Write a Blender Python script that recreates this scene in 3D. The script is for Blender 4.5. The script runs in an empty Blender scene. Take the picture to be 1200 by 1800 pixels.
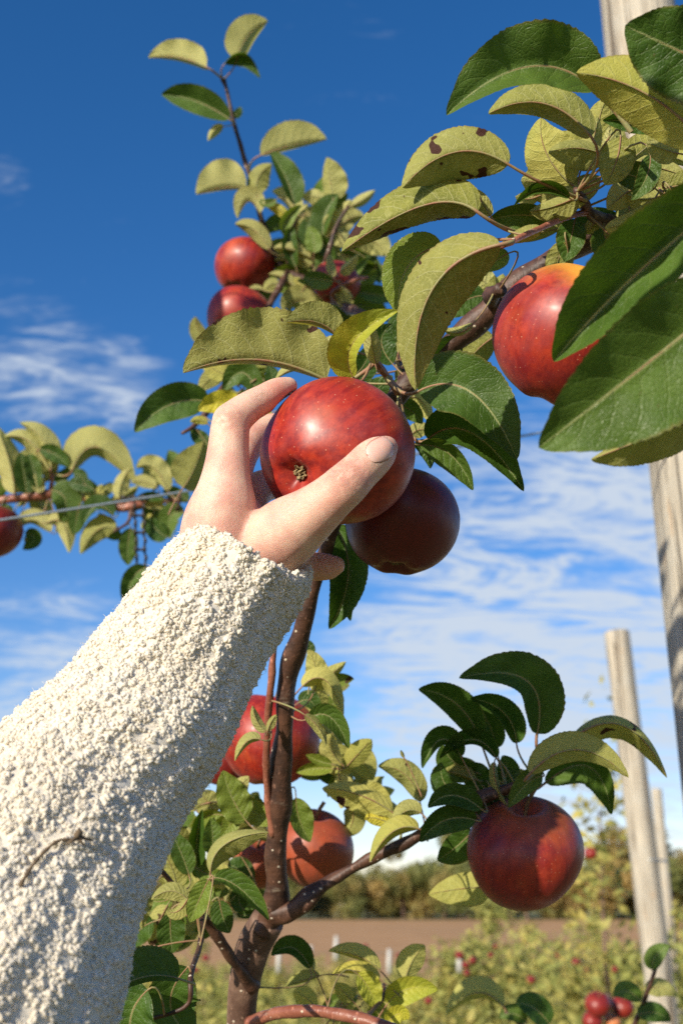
import bpy, math, random
import numpy as np
from mathutils import Vector, Matrix
from mathutils.bvhtree import BVHTree

SC = bpy.context.scene
COL = SC.collection
random.seed(7)
RNG = np.random.default_rng(7)

# ------------------------------------------------------------------ camera
F = 1900.0
PITCH = math.radians(20.0)
C0 = Vector((0, 0, 1.75))
CR = Vector((1, 0, 0))
CU = Vector((0, -math.sin(PITCH), math.cos(PITCH)))
CF = Vector((0, math.cos(PITCH), math.sin(PITCH)))
cam_data = bpy.data.cameras.new('camera')
cam = bpy.data.objects.new('camera', cam_data)
COL.objects.link(cam)
cam.location = C0
cam.rotation_euler = (math.pi / 2 + PITCH, 0, 0)
cam_data.sensor_fit = 'VERTICAL'
cam_data.sensor_height = 36.0
cam_data.lens = 38.0
cam_data.clip_start = 0.02
cam_data.clip_end = 5000
cam_data.dof.use_dof = True
cam_data.dof.focus_distance = 0.55
cam_data.dof.aperture_fstop = 11.0
SC.camera = cam

def P(px, py, d):
    return C0 + CR * ((px - 600) / F * d) + CU * ((900 - py) / F * d) + CF * d

def sky_dir(px, py):
    return (CR * ((px - 600) / F) + CU * ((900 - py) / F) + CF).normalized()

# ------------------------------------------------------------------ light
sun_cam = Vector((-0.56, 0.58, 0.595))
sd = (CR * sun_cam.x + CU * sun_cam.y - CF * sun_cam.z).normalized()
SUN_EL = math.asin(sd.z)
SUN_AZ = math.atan2(sd.x, sd.y)
sl = bpy.data.lights.new('sun', 'SUN')
sl.energy = 5.0
sl.angle = math.radians(0.55)
sl.color = (1.0, 0.90, 0.74)
so = bpy.data.objects.new('sun', sl)
COL.objects.link(so)
so.rotation_euler = sd.to_track_quat('Z', 'Y').to_euler()
so.location = (-20, -30, 30)

SC.view_settings.view_transform = 'Standard'
SC.view_settings.look = 'None'
SC.view_settings.gamma = 1
SC.view_settings.use_curve_mapping = False
SC.view_settings.exposure = 0.41
SC.cycles.use_denoising = False
SC.cycles.max_bounces = 8
SC.cycles.transparent_max_bounces = 8

# ------------------------------------------------------------------ node helper
class NT:
    def __init__(s, tree):
        s.t = tree; s.n = tree.nodes; s.l = tree.links
    def node(s, typ, ins=None, **attrs):
        n = s.n.new(typ)
        for k, v in attrs.items():
            setattr(n, k, v)
        for k, v in (ins or {}).items():
            s.put(n, k, v)
        return n
    def put(s, n, k, v):
        sock = n.inputs[k]
        if isinstance(v, bpy.types.NodeSocket):
            s.l.new(v, sock)
        else:
            if isinstance(v, (tuple, list)) and len(v) == 3 and sock.type == 'RGBA':
                v = (*v, 1)
            sock.default_value = v
    def m(s, op, a, b=None, c=None, clamp=False):
        n = s.n.new('ShaderNodeMath'); n.operation = op; n.use_clamp = clamp
        for i, v in enumerate((a, b, c)):
            if v is not None: s.put(n, i, v)
        return n.outputs[0]
    def vm(s, op, a, b=None):
        n = s.n.new('ShaderNodeVectorMath'); n.operation = op
        for i, v in enumerate((a, b)):
            if v is not None: s.put(n, i, v)
        return n.outputs['Value'] if op in ('DOT_PRODUCT', 'LENGTH') else n.outputs[0]
    def ss(s, x, lo, hi, a=0.0, b=1.0):
        n = s.n.new('ShaderNodeMapRange'); n.interpolation_type = 'SMOOTHSTEP'
        for k, v in (('Value', x), ('From Min', lo), ('From Max', hi), ('To Min', a), ('To Max', b)):
            s.put(n, k, v)
        return n.outputs[0]
    def mix(s, f, a, b, blend='MIX'):
        n = s.n.new('ShaderNodeMix'); n.data_type = 'RGBA'; n.blend_type = blend
        s.put(n, 0, f)
        s.put(n, 6, (*a, 1) if isinstance(a, tuple) and len(a) == 3 else a)
        s.put(n, 7, (*b, 1) if isinstance(b, tuple) and len(b) == 3 else b)
        return n.outputs[2]
    def noise(s, vec, scale, detail=3, rough=.55, dist=0.0):
        n = s.node('ShaderNodeTexNoise', {'Scale': scale, 'Detail': detail, 'Roughness': rough, 'Distortion': dist})
        if vec is not None: s.put(n, 'Vector', vec)
        return n.outputs['Fac']
    def scale(s, vec, xyz):
        n = s.n.new('ShaderNodeMapping'); n.inputs['Scale'].default_value = xyz
        s.l.new(vec, n.inputs['Vector']); return n.outputs[0]
    def bump(s, h, strength, dist=.001, normal=None):
        n = s.node('ShaderNodeBump', {'Height': h, 'Strength': strength, 'Distance': dist})
        if normal is not None: s.put(n, 'Normal', normal)
        return n.outputs[0]

def new_mat(name):
    m = bpy.data.materials.new(name); m.use_nodes = True
    m.node_tree.nodes.clear()
    return m, NT(m.node_tree)

def finish(nt, shader):
    o = nt.n.new('ShaderNodeOutputMaterial'); nt.l.new(shader, o.inputs['Surface'])

# ------------------------------------------------------------------ world sky
w = bpy.data.worlds.new('World'); SC.world = w; w.use_nodes = True
nt = NT(w.node_tree); nt.n.clear()
sky = nt.node('ShaderNodeTexSky', sky_type='NISHITA')
sky.sun_disc = False; sky.sun_elevation = max(SUN_EL, .35); sky.sun_rotation = SUN_AZ
sky.air_density = 1.0; sky.dust_density = 0.3; sky.ozone_density = 3.0; sky.altitude = 200
gen = nt.node('ShaderNodeTexCoord').outputs['Generated']
sep = nt.node('ShaderNodeSeparateXYZ', {0: gen})
z = nt.m('MAXIMUM', sep.outputs[2], 0.0)
zz = nt.m('ADD', z, 0.22)
inv = nt.m('DIVIDE', 1.0, zz)
pl = nt.vm('MULTIPLY', gen, nt.node('ShaderNodeCombineXYZ', {0: inv, 1: inv, 2: inv}).outputs[0])
rot = nt.n.new('ShaderNodeMapping'); rot.inputs['Rotation'].default_value = (0, 0, math.radians(-32))
rot.inputs['Scale'].default_value = (1.0, 2.6, 1.0); nt.l.new(pl, rot.inputs[0])
n1 = nt.noise(rot.outputs[0], 1.6, 9, .66, 1.6)
rot2 = nt.n.new('ShaderNodeMapping'); rot2.inputs['Rotation'].default_value = (0, 0, math.radians(20))
rot2.inputs['Scale'].default_value = (1.2, 3.5, 1.0); nt.l.new(pl, rot2.inputs[0])
n2 = nt.noise(rot2.outputs[0], 9.0, 9, .74, 2.4)
nn = nt.m('ADD', nt.m('MULTIPLY', n1, .64), nt.m('MULTIPLY', n2, .36))
boost = None
for (px, py, px2, py2, ang, amt) in [
        (950, 1040, 0, 0, 15, .23), (1150, 900, 0, 0, 8, .13), (700, 1150, 0, 0, 8, .09), (1000, 1280, 0, 0, 12, .13),
        (130, 700, 0, 0, 5.5, .15), (20, 610, 0, 0, 4.5, .12), (235, 685, 0, 0, 3.6, .12), (850, 1000, 0, 0, 5, .08), (20, 1240, 0, 0, 8, .22),
        (130, 1110, 0, 0, 4, .10), (0, 320, 0, 0, 2.2, .13), (250, 400, 0, 0, 7, .03), (600, 30, 0, 0, 9, .03)]:
    d = sky_dir(px, py)
    dot = nt.vm('DOT_PRODUCT', gen, tuple(d))
    b = nt.ss(dot, math.cos(math.radians(ang)), 1.0, 0.0, amt)
    boost = b if boost is None else nt.m('ADD', boost, b)
rn = nt.noise(rot.outputs[0], 2.6, 7, .62, 1.8)
ridge = nt.m('POWER', nt.m('SUBTRACT', 1.0, nt.m('ABSOLUTE', nt.m('MULTIPLY_ADD', rn, 2.0, -1.0))), 5.0)
boost = nt.m('MULTIPLY', boost, nt.m('MULTIPLY_ADD', ridge, 1.1, .45))
low = nt.ss(z, 0.0, 0.26, 0.15, 0.0)
dens = nt.ss(nt.m('ADD', nt.m('ADD', nn, boost), low), 0.61, 1.02, 0, .92)
hs = nt.node('ShaderNodeHueSaturation', {'Hue': 0.5, 'Saturation': 1.30, 'Value': 1.0, 'Color': sky.outputs[0]})
tinted = nt.mix(1.0, hs.outputs[0], (1.55, 1.28, 1.42), 'MULTIPLY')
cloud = nt.mix(dens, tinted, (5.6, 6.3, 7.2))
bg = nt.node('ShaderNodeBackground', {'Color': cloud, 'Strength': 0.086})
wo = nt.n.new('ShaderNodeOutputWorld'); nt.l.new(bg.outputs[0], wo.inputs[0])

# ------------------------------------------------------------------ object helpers
def tag(o, label=None, cat=None, group=None, kind=None):
    if label: o['label'] = label
    if cat: o['category'] = cat
    if group: o['group'] = group
    if kind: o['kind'] = kind
    return o

def empty(name, loc, label, cat, group=None):
    o = bpy.data.objects.new(name, None); COL.objects.link(o)
    o.location = loc; o.empty_display_size = .02
    return tag(o, label, cat, group)

def mesh_obj(name, V, Fc, mats, parent=None, loc=(0, 0, 0), smooth=True, mi=None, uv=None):
    me = bpy.data.meshes.new(name)
    V = np.asarray(V, dtype=np.float64)
    if isinstance(Fc, np.ndarray):
        nf, k = Fc.shape
        me.vertices.add(len(V)); me.vertices.foreach_set('co', V.ravel())
        me.loops.add(nf * k); me.loops.foreach_set('vertex_index', Fc.ravel().astype(np.int32))
        me.polygons.add(nf)
        me.polygons.foreach_set('loop_start', np.arange(0, nf * k, k, dtype=np.int32))
        me.polygons.foreach_set('loop_total', np.full(nf, k, dtype=np.int32))
        me.update(calc_edges=True)
    else:
        me.from_pydata([tuple(v) for v in V], [], Fc)
    for m in (mats if isinstance(mats, (list, tuple)) else [mats]):
        me.materials.append(m)
    me.polygons.foreach_set('use_smooth', [smooth] * len(me.polygons))
    if mi is not None: me.polygons.foreach_set('material_index', mi)
    if uv is not None:
        ul = me.uv_layers.new(name='UVMap')
        idx = np.zeros(len(me.loops), dtype=np.int32); me.loops.foreach_get('vertex_index', idx)
        ul.data.foreach_set('uv', np.asarray(uv, dtype=np.float64)[idx].ravel())
    me.validate(clean_customdata=False); me.update()
    o = bpy.data.objects.new(name, me); COL.objects.link(o)
    o.location = loc
    if parent: o.parent = parent
    return o

def crom(pts, n):
    """Catmull-Rom through rows of numbers, n samples per span."""
    p = [np.array(q, dtype=float) for q in pts]
    p = [2 * p[0] - p[1]] + p + [2 * p[-1] - p[-2]]
    out = []
    for i in range(1, len(p) - 2):
        a, b, c, d = p[i - 1], p[i], p[i + 1], p[i + 2]
        for k in range(n):
            t = k / n
            out.append(.5 * ((2 * b) + (-a + c) * t + (2 * a - 5 * b + 4 * c - d) * t * t + (-a + 3 * b - 3 * c + d) * t ** 3))
    out.append(p[-2])
    return np.array(out)

def frames(C):
    T = np.gradient(C, axis=0); T /= np.linalg.norm(T, axis=1)[:, None] + 1e-12
    up = np.array([0, 0, 1.0]) if abs(T[0][2]) < .9 else np.array([1.0, 0, 0])
    A = np.zeros_like(C); B = np.zeros_like(C)
    a = np.cross(T[0], up); a /= np.linalg.norm(a)
    for i in range(len(C)):
        a = a - T[i] * a.dot(T[i]); a /= np.linalg.norm(a) + 1e-12
        A[i] = a; B[i] = np.cross(T[i], a)
    return T, A, B

def tube(C, R, sides=8, lump=0.0, cap=True, seed=0):
    """rings round the polyline C (n,3) with radii R; returns V, quads/tris"""
    C = np.asarray(C, float); R = np.asarray(R, float) * np.ones(len(C))
    T, A, B = frames(C)
    ang = np.linspace(0, 2 * math.pi, sides, endpoint=False)
    rr = R[:, None] * np.ones((1, sides))
    if lump:
        g = np.random.default_rng(seed + 11)
        ph = g.uniform(0, 6.28, 6); L = np.concatenate([[0], np.cumsum(np.linalg.norm(np.diff(C, axis=0), axis=1))])
        for k in range(6):
            rr = rr * (1 + lump * .5 * np.sin(L[:, None] / (R.max() * (1.2 + k * .9)) * 2 + ph[k] + (k % 3) * ang[None, :]))
    V = C[:, None, :] + rr[..., None] * (np.cos(ang)[None, :, None] * A[:, None, :] + np.sin(ang)[None, :, None] * B[:, None, :])
    V = V.reshape(-1, 3); n = len(C); f = []
    for i in range(n - 1):
        for j in range(sides):
            a = i * sides + j; b = i * sides + (j + 1) % sides
            f.append((a, b, b + sides, a + sides))
    if cap:
        f.append(tuple(range(sides))[::-1]); f.append(tuple(range((n - 1) * sides, n * sides)))
    return V, f

def join_parts(parts):
    V = []; Fc = []; mi = []; off = 0
    for v, f, m in parts:
        V.append(np.asarray(v)); Fc += [tuple(i + off for i in q) for q in f]; mi += [m] * len(f); off += len(v)
    return np.concatenate(V), Fc, mi
# ------------------------------------------------------------------ materials
def leaf_material():
    m, t = new_mat('apple_leaf')
    uv = t.node('ShaderNodeUVMap').outputs[0]
    s = t.node('ShaderNodeSeparateXYZ', {0: uv}); u, v = s.outputs[0], s.outputs[1]
    oi = t.node('ShaderNodeObjectInfo')
    oc = t.node('ShaderNodeSeparateColor', {0: oi.outputs['Color']})
    yel, brn, pale = oc.outputs[0], oc.outputs[1], oc.outputs[2]
    rnd = oi.outputs['Random']
    obj = t.node('ShaderNodeTexCoord').outputs['Object']
    av = t.m('ABSOLUTE', v)
    side = t.m('MULTIPLY', t.m('GREATER_THAN', v, 0.0), 0.43)
    wob = t.m('MULTIPLY', t.noise(obj, 90, 2), .35)
    ph = t.m('ADD', t.m('ADD', t.m('MULTIPLY', t.m('SUBTRACT', u, t.m('MULTIPLY', t.m('POWER', av, 1.25), .21)), 8.0), side), wob)
    fr = t.m('ABSOLUTE', t.m('SUBTRACT', t.m('FRACT', ph), .5))
    vein = t.m('MULTIPLY', t.ss(fr, .0, .075, 1, 0), t.ss(av, .55, 1.0, 1, .15))
    mid = t.ss(av, .012, .05, 1, 0)
    puck = t.ss(fr, 0, .5, 0, 1)
    vor = t.node('ShaderNodeTexVoronoi', {'Vector': obj, 'Scale': 520.0}, feature='DISTANCE_TO_EDGE').outputs['Distance']
    net = t.ss(vor, 0, .12, 1, 0)
    vor2 = t.node('ShaderNodeTexVoronoi', {'Vector': obj, 'Scale': 230.0}, feature='DISTANCE_TO_EDGE').outputs['Distance']
    net2 = t.ss(vor2, 0, .07, 1, 0)
    blot = t.noise(obj, 55, 4, .6)
    fine = t.noise(obj, 700, 2, .6)
    # upper face
    top = t.mix(t.ss(blot, .35, .7), (.028, .075, .010), (.065, .135, .016))
    top = t.mix(t.m('MULTIPLY', rnd, .5), top, (.060, .11, .014))
    top = t.mix(t.m('MULTIPLY', pale, .9), top, (.21, .30, .05))
    top = t.mix(t.m('MULTIPLY', vein, .20), top, (.16, .22, .06))
    top = t.mix(t.m('MULTIPLY', net2, .16), top, (.13, .20, .04))
    top = t.mix(t.m('MULTIPLY', mid, .8), top, (.34, .38, .16))
    # lower face
    und = t.mix(t.ss(blot, .3, .72), (.155, .175, .024), (.29, .30, .058))
    und = t.mix(t.m('MULTIPLY', rnd, .4), und, (.21, .20, .032))
    und = t.mix(t.m('MULTIPLY', pale, .9), und, (.52, .49, .19))
    und = t.mix(t.m('MULTIPLY', vein, .55), und, (.42, .42, .20))
    und = t.mix(t.m('MULTIPLY', net, .32), und, (.44, .44, .16))
    und = t.mix(t.m('MULTIPLY', net2, .40), und, (.46, .45, .17))
    bf = t.node('ShaderNodeNewGeometry').outputs['Backfacing']
    col = t.mix(bf, top, und)
    yc = t.mix(t.ss(t.noise(obj, 40, 3), .3, .7), (.66, .55, .05), (.48, .50, .05))
    col = t.mix(t.m('MULTIPLY', yel, .95, clamp=True), col, yc)
    # autumn spots and brown margins
    spn = t.noise(obj, 75, 2, .5)
    sp = t.ss(t.m('ADD', t.m('MULTIPLY', spn, 1.0), t.m('MULTIPLY', t.m('MULTIPLY', brn, av), .20)), .70, .72)
    sp = t.m('MULTIPLY', sp, t.ss(brn, .05, .2))
    edge = t.m('MULTIPLY', t.ss(t.m('ADD', av, t.m('MULTIPLY', blot, .25)), 1.03, 1.18), .75)
    col = t.mix(edge, col, (.20, .15, .045))
    col = t.mix(sp, col, (.055, .018, .010))
    frk = t.m('MULTIPLY', t.ss(t.noise(obj, 380, 2, .5), .70, .78), .4)
    col = t.mix(frk, col, (.12, .08, .03))
    h = t.m('ADD', t.m('MULTIPLY', puck, .30), t.m('MULTIPLY', t.m('SUBTRACT', 1.0, net), .2))
    h = t.m('ADD', h, t.m('MULTIPLY', t.m('SUBTRACT', 1.0, net2), .25))
    h = t.m('ADD', h, t.m('MULTIPLY', fine, .12))
    h = t.m('SUBTRACT', h, t.m('MULTIPLY', vein, .3))
    nb = t.bump(h, .8, .0006)
    rough = t.m('ADD', t.m('MULTIPLY', bf, .25), t.ss(blot, .3, .7, .38, .52))
    bs = t.node('ShaderNodeBsdfPrincipled', {'Base Color': col, 'Roughness': rough, 'Normal': nb,
                'Specular IOR Level': .36})
    lighter = t.mix(1.0, col, (1.5, 1.45, .5), 'MULTIPLY')
    tr = t.node('ShaderNodeBsdfTranslucent', {'Color': lighter, 'Normal': nb})
    mx = t.node('ShaderNodeMixShader', {0: .30, 1: bs.outputs[0], 2: tr.outputs[0]})
    finish(t, mx.outputs[0])
    return m

def petiole_material():
    m, t = new_mat('leaf_stalk')
    obj = t.node('ShaderNodeTexCoord').outputs['Object']
    n = t.noise(obj, 120, 3)
    col = t.mix(t.ss(n, .35, .65), (.24, .24, .09), (.26, .13, .07))
    bs = t.node('ShaderNodeBsdfPrincipled', {'Base Color': col, 'Roughness': .6, 'Normal': t.bump(t.noise(obj, 900), .3, .0004),
                'Subsurface Weight': .1, 'Subsurface Scale': .001})
    finish(t, bs.outputs[0]); return m

def bark_material(name, c1, c2, dots=.5, rough=.42):
    m, t = new_mat(name)
    obj = t.node('ShaderNodeTexCoord').outputs['Object']
    n = t.noise(obj, 60, 5, .65); n2 = t.noise(t.scale(obj, (1, 1, .3)), 300, 4, .6)
    col = t.mix(t.ss(n, .35, .68), c1, c2)
    col = t.mix(t.ss(n2, .58, .75), col, tuple(min(1, c * 2.2 + .03) for c in c2))
    v = t.node('ShaderNodeTexVoronoi', {'Vector': t.scale(obj, (1, 1, 1.3)), 'Scale': 185.0, 'Randomness': 1.0})
    dd = t.m('MULTIPLY', t.ss(v.outputs['Distance'], .13, .24, 1, 0), t.m('GREATER_THAN', t.node('ShaderNodeSeparateColor', {0: v.outputs['Color']}).outputs[0], 1 - dots))
    col = t.mix(dd, col, (.55, .47, .36))
    big = t.noise(t.scale(obj, (.6, .6, 2.5)), 45, 4, .7)
    col = t.mix(t.ss(big, .60, .72, 0, .65), col, (.30, .25, .19))
    h = t.m('ADD', t.m('ADD', n2, t.m('MULTIPLY', big, .8)), t.m('MULTIPLY', dd, .5))
    bs = t.node('ShaderNodeBsdfPrincipled', {'Base Color': col, 'Roughness': rough, 'Normal': t.bump(h, .6, .0012)})
    finish(t, bs.outputs[0]); return m

def apple_material():
    m, t = new_mat('apple_skin')
    tc = t.node('ShaderNodeTexCoord').outputs['Object']
    oi = t.node('ShaderNodeObjectInfo')
    oc = t.node('ShaderNodeSeparateColor', {0: oi.outputs['Color']})
    loc = t.node('ShaderNodeCombineXYZ', {0: t.m('MULTIPLY', oi.outputs['Random'], 3.0), 1: oi.outputs['Random'], 2: 0.0}).outputs[0]
    p = t.vm('ADD', tc, loc)
    st = t.scale(p, (1, 1, .10))
    s1 = t.noise(st, 190, 5, .65); s2 = t.noise(st, 520, 3, .6)
    bl = t.noise(p, 22, 4, .6)
    base = t.mix(t.ss(s1, .36, .62), (.19, .009, .008), (.33, .024, .010))
    base = t.mix(t.ss(s2, .5, .72, 0, .3), base, (.17, .008, .008))
    base = t.mix(t.ss(bl, .5, .72, 0, .55), base, (.46, .085, .018))
    base = t.mix(t.ss(t.noise(p, 110, 6, .75), .48, .70, 0, .55), base, (.48, .055, .018))
    base = t.mix(t.ss(t.noise(p, 34, 5, .65), .48, .70, 0, .85), base, (.20, .010, .014))
    # colour break towards the stalk end and per-apple darkness (some of it painted shade) / yellow cheek
    sz = t.node('ShaderNodeSeparateXYZ', {0: tc})
    yz = t.ss(t.m('ADD', sz.outputs[2], t.m('MULTIPLY', t.m('SUBTRACT', bl, .5), .03)), .016, .036)
    base = t.mix(t.m('MULTIPLY', yz, oc.outputs[1]), base, (.66, .33, .035))
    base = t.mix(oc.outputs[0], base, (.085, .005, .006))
    base = t.mix(oc.outputs[2], base, (.62, .23, .08))
    v = t.node('ShaderNodeTexVoronoi', {'Vector': p, 'Scale': 420.0})
    vc = t.node('ShaderNodeSeparateColor', {0: v.outputs['Color']})
    dot = t.m('MULTIPLY', t.ss(v.outputs['Distance'], .085, .17, 1, 0), t.m('GREATER_THAN', vc.outputs[0], .62))
    col = t.mix(t.m('MULTIPLY', dot, t.m('MULTIPLY', .5, t.m('SUBTRACT', 1.0, oc.outputs[0]))), base, (.72, .42, .26))
    # waxy bloom, rubbed off in places
    wax = t.m('MULTIPLY', t.m('MULTIPLY', t.ss(t.noise(p, 45, 5, .7), .45, .8), .20), t.m('SUBTRACT', 1.0, oc.outputs[0]))
    col = t.mix(wax, col, (.42, .14, .15))
    rus = t.ss(t.m('ADD', sz.outputs[2], t.m('MULTIPLY', bl, .006)), -.026, -.031)
    h = t.m('ADD', t.m('MULTIPLY', t.noise(p, 160, 3), .5), t.m('MULTIPLY', dot, .08))
    r = t.ss(t.noise(p, 60, 5, .7), .3, .75, .38, .58)
    bs = t.node('ShaderNodeBsdfPrincipled', {'Base Color': col, 'Roughness': r, 'Normal': t.bump(h, .18, .0012),
                'Specular IOR Level': .42, 'Subsurface Weight': .06, 'Subsurface Scale': .004,
                'Subsurface Radius': (1, .3, .15), 'Coat Weight': .10, 'Coat Roughness': .24,
                'Sheen Weight': .05, 'Sheen Roughness': .4, 'Sheen Tint': (.9, .75, .85, 1)})
    finish(t, bs.outputs[0]); return m

def flat_mat(name, c1, c2, scale=100, rough=.7, bump=.3, bd=.001, metal=0.0):
    m, t = new_mat(name)
    obj = t.node('ShaderNodeTexCoord').outputs['Object']
    n = t.noise(obj, scale, 5, .6)
    bs = t.node('ShaderNodeBsdfPrincipled', {'Base Color': t.mix(t.ss(n, .3, .7), c1, c2), 'Roughness': rough,
                'Metallic': metal, 'Normal': t.bump(n, bump, bd)})
    finish(t, bs.outputs[0]); return m

def skin_material():
    m, t = new_mat('skin')
    obj = t.node('ShaderNodeTexCoord').outputs['Object']
    att = t.node('ShaderNodeAttribute', attribute_name='flush').outputs['Fac']
    ta = t.node('ShaderNodeAttribute', attribute_name='along').outputs['Fac']
    km = t.node('ShaderNodeAttribute', attribute_name='knuckle').outputs['Fac']
    wv = t.m('ADD', t.m('MULTIPLY', ta, 4.4), t.m('MULTIPLY', t.m('SUBTRACT', t.noise(obj, 170, 3, .6), .5), 3.2))
    crs = t.m('MULTIPLY', t.m('POWER', t.m('ABSOLUTE', t.m('SINE', wv)), 5.0), km)
    crs = t.m('MULTIPLY', crs, t.ss(t.noise(obj, 240, 3, .6), .35, .6))
    n = t.noise(obj, 75, 5, .65); f = t.noise(obj, 420, 3, .6)
    col = t.mix(t.ss(n, .3, .7), (.72, .49, .37), (.62, .33, .255))
    col = t.mix(t.m('MULTIPLY', t.ss(f, .5, .75), .22), col, (.60, .30, .22))
    col = t.mix(t.m('MULTIPLY', att, .6), col, (.66, .22, .15))
    col = t.mix(t.m('MULTIPLY', crs, .6), col, (.50, .20, .14))
    v = t.node('ShaderNodeTexVoronoi', {'Vector': t.scale(obj, (1, 1.3, 1)), 'Scale': 1150.0}, feature='DISTANCE_TO_EDGE').outputs['Distance']
    h = t.m('SUBTRACT', t.m('ADD', t.m('MULTIPLY', t.ss(v, 0, .25), .14), t.m('MULTIPLY', n, .8)), t.m('MULTIPLY', crs, 2.4))
    bs = t.node('ShaderNodeBsdfPrincipled', {'Base Color': col, 'Roughness': .46, 'Normal': t.bump(h, .65, .0007),
                'Subsurface Weight': .35, 'Subsurface Scale': .006, 'Subsurface Radius': (1, .35, .18), 'Specular IOR Level': .42})
    finish(t, bs.outputs[0]); return m

def nail_material():
    m, t = new_mat('fingernail')
    uv = t.node('ShaderNodeUVMap').outputs[0]
    s = t.node('ShaderNodeSeparateXYZ', {0: uv})
    col = t.mix(t.ss(s.outputs[0], .88, .95), (.74, .42, .34), (.80, .62, .52))
    rim = t.m('MAXIMUM', t.ss(s.outputs[0], .0, .09, 1, 0), t.m('MULTIPLY', t.ss(t.m('ABSOLUTE', t.m('SUBTRACT', s.outputs[1], .5)), .43, .5), t.ss(s.outputs[0], .75, .9, 1, 0)))
    col = t.mix(t.ss(s.outputs[0], .10, .28, .5, 0), col, (.76, .50, .42))
    col = t.mix(t.m('MULTIPLY', rim, .9), col, (.36, .12, .08))  # dark rim: shadow line of the cuticle fold put into the colour
    bs = t.node('ShaderNodeBsdfPrincipled', {'Base Color': col, 'Roughness': .34, 'Subsurface Weight': .2,
                'Subsurface Scale': .002, 'Coat Weight': .15, 'Coat Roughness': .25})
    finish(t, bs.outputs[0]); return m

def fleece_material():
    m, t = new_mat('cream_fleece')
    obj = t.node('ShaderNodeTexCoord').outputs['Object']
    n = t.noise(obj, 45, 4, .6); f = t.noise(obj, 900, 3, .7)
    col = t.mix(t.ss(n, .3, .7), (.95, .90, .79), (.92, .85, .71))
    col = t.mix(t.ss(f, .5, .8, 0, .25), col, (.80, .70, .54))
    bs = t.node('ShaderNodeBsdfPrincipled', {'Base Color': col, 'Roughness': .95, 'Normal': t.bump(f, .35, .0004),
                'Specular IOR Level': .05, 'Sheen Weight': .3, 'Sheen Roughness': .6})
    tr = t.node('ShaderNodeBsdfTranslucent', {'Color': col})
    mx = t.node('ShaderNodeMixShader', {0: .36, 1: bs.outputs[0], 2: tr.outputs[0]})
    finish(t, mx.outputs[0]); return m

def wood_material():
    m, t = new_mat('weathered_wood')
    obj = t.node('ShaderNodeTexCoord').outputs['Object']
    g = t.noise(t.scale(obj, (1, 1, .045)), 95, 6, .7)
    g2 = t.noise(t.scale(obj, (1, 1, .02)), 38, 5, .6, .4)
    b = t.noise(obj, 9, 5, .7)
    col = t.mix(t.ss(g, .32, .68), (.27, .235, .18), (.52, .47, .37))
    col = t.mix(t.ss(b, .45, .7, 0, .6), col, (.42, .40, .34))
    col = t.mix(t.ss(t.noise(t.scale(obj, (1, 1, .25)), 30, 5, .7), .60, .68, 0, .55), col, (.40, .28, .17))
    crack = t.ss(g2, .60, .64)
    col = t.mix(t.m('MULTIPLY', crack, .75), col, (.15, .11, .07))
    kn = t.node('ShaderNodeTexVoronoi', {'Vector': t.scale(obj, (1, 1, .35)), 'Scale': 5.0}).outputs['Distance']
    col = t.mix(t.ss(kn, .07, .13, .7, 0), col, (.16, .10, .06))
    h = t.m('SUBTRACT', g, t.m('MULTIPLY', crack, 1.2))
    bs = t.node('ShaderNodeBsdfPrincipled', {'Base Color': col, 'Roughness': .85, 'Normal': t.bump(h, .9, .007)})
    finish(t, bs.outputs[0]); return m

def foliage_material(name, c1, c2, c3, scale):
    m, t = new_mat(name)
    tc = t.node('ShaderNodeTexCoord').outputs['Object']
    at = t.node('ShaderNodeAttribute', attribute_name='tone').outputs['Fac']
    oi = t.node('ShaderNodeObjectInfo').outputs['Random']
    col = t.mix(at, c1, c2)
    col = t.mix(t.ss(t.m('ADD', t.noise(tc, scale, 3), t.m('MULTIPLY', oi, .22)), .52, .78), col, c3)
    bs = t.node('ShaderNodeBsdfPrincipled', {'Base Color': col, 'Roughness': .55, 'Specular IOR Level': .3})
    tr = t.node('ShaderNodeBsdfTranslucent', {'Color': t.mix(1.0, col, (1.4, 1.3, .6), 'MULTIPLY')})
    mx = t.node('ShaderNodeMixShader', {0: .3, 1: bs.outputs[0], 2: tr.outputs[0]})
    finish(t, mx.outputs[0]); return m

LEAF = leaf_material(); STALK = petiole_material()
BARK = bark_material('apple_bark', (.032, .014, .009), (.10, .045, .026), .28, .55)
TRUNKBARK = bark_material('trunk_bark', (.085, .045, .030), (.19, .115, .078), .22, .62)
SHOOT = bark_material('young_shoot_bark', (.20, .065, .04), (.30, .12, .075), .35, .38)
APPLE = apple_material()
STEM = flat_mat('apple_stalk', (.10, .055, .025), (.22, .14, .06), 300, .7)
CALYX = flat_mat('dry_calyx', (.16, .11, .05), (.42, .33, .17), 400, .9, .6)
SKIN = skin_material(); NAIL = nail_material(); FLEECE = fleece_material()
WOOD = wood_material()
WIRE = flat_mat('galvanised_wire', (.30, .36, .40), (.45, .50, .54), 400, .38, .2, .0005, .6)
TIE = flat_mat('dark_plastic_tie', (.012, .011, .010), (.03, .022, .018), 200, .5)
DRY = flat_mat('dry_stalk', (.07, .05, .03), (.16, .11, .06), 300, .85)
ORCH = foliage_material('orchard_foliage', (.11, .135, .030), (.40, .41, .12), (.50, .42, .12), 5)
FOREST = foliage_material('forest_foliage', (.08, .105, .03), (.25, .26, .08), (.34, .24, .08), .10)
# ------------------------------------------------------------------ builders
NODES = {}          # tree -> points of its wood, for stalks to spring from

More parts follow.
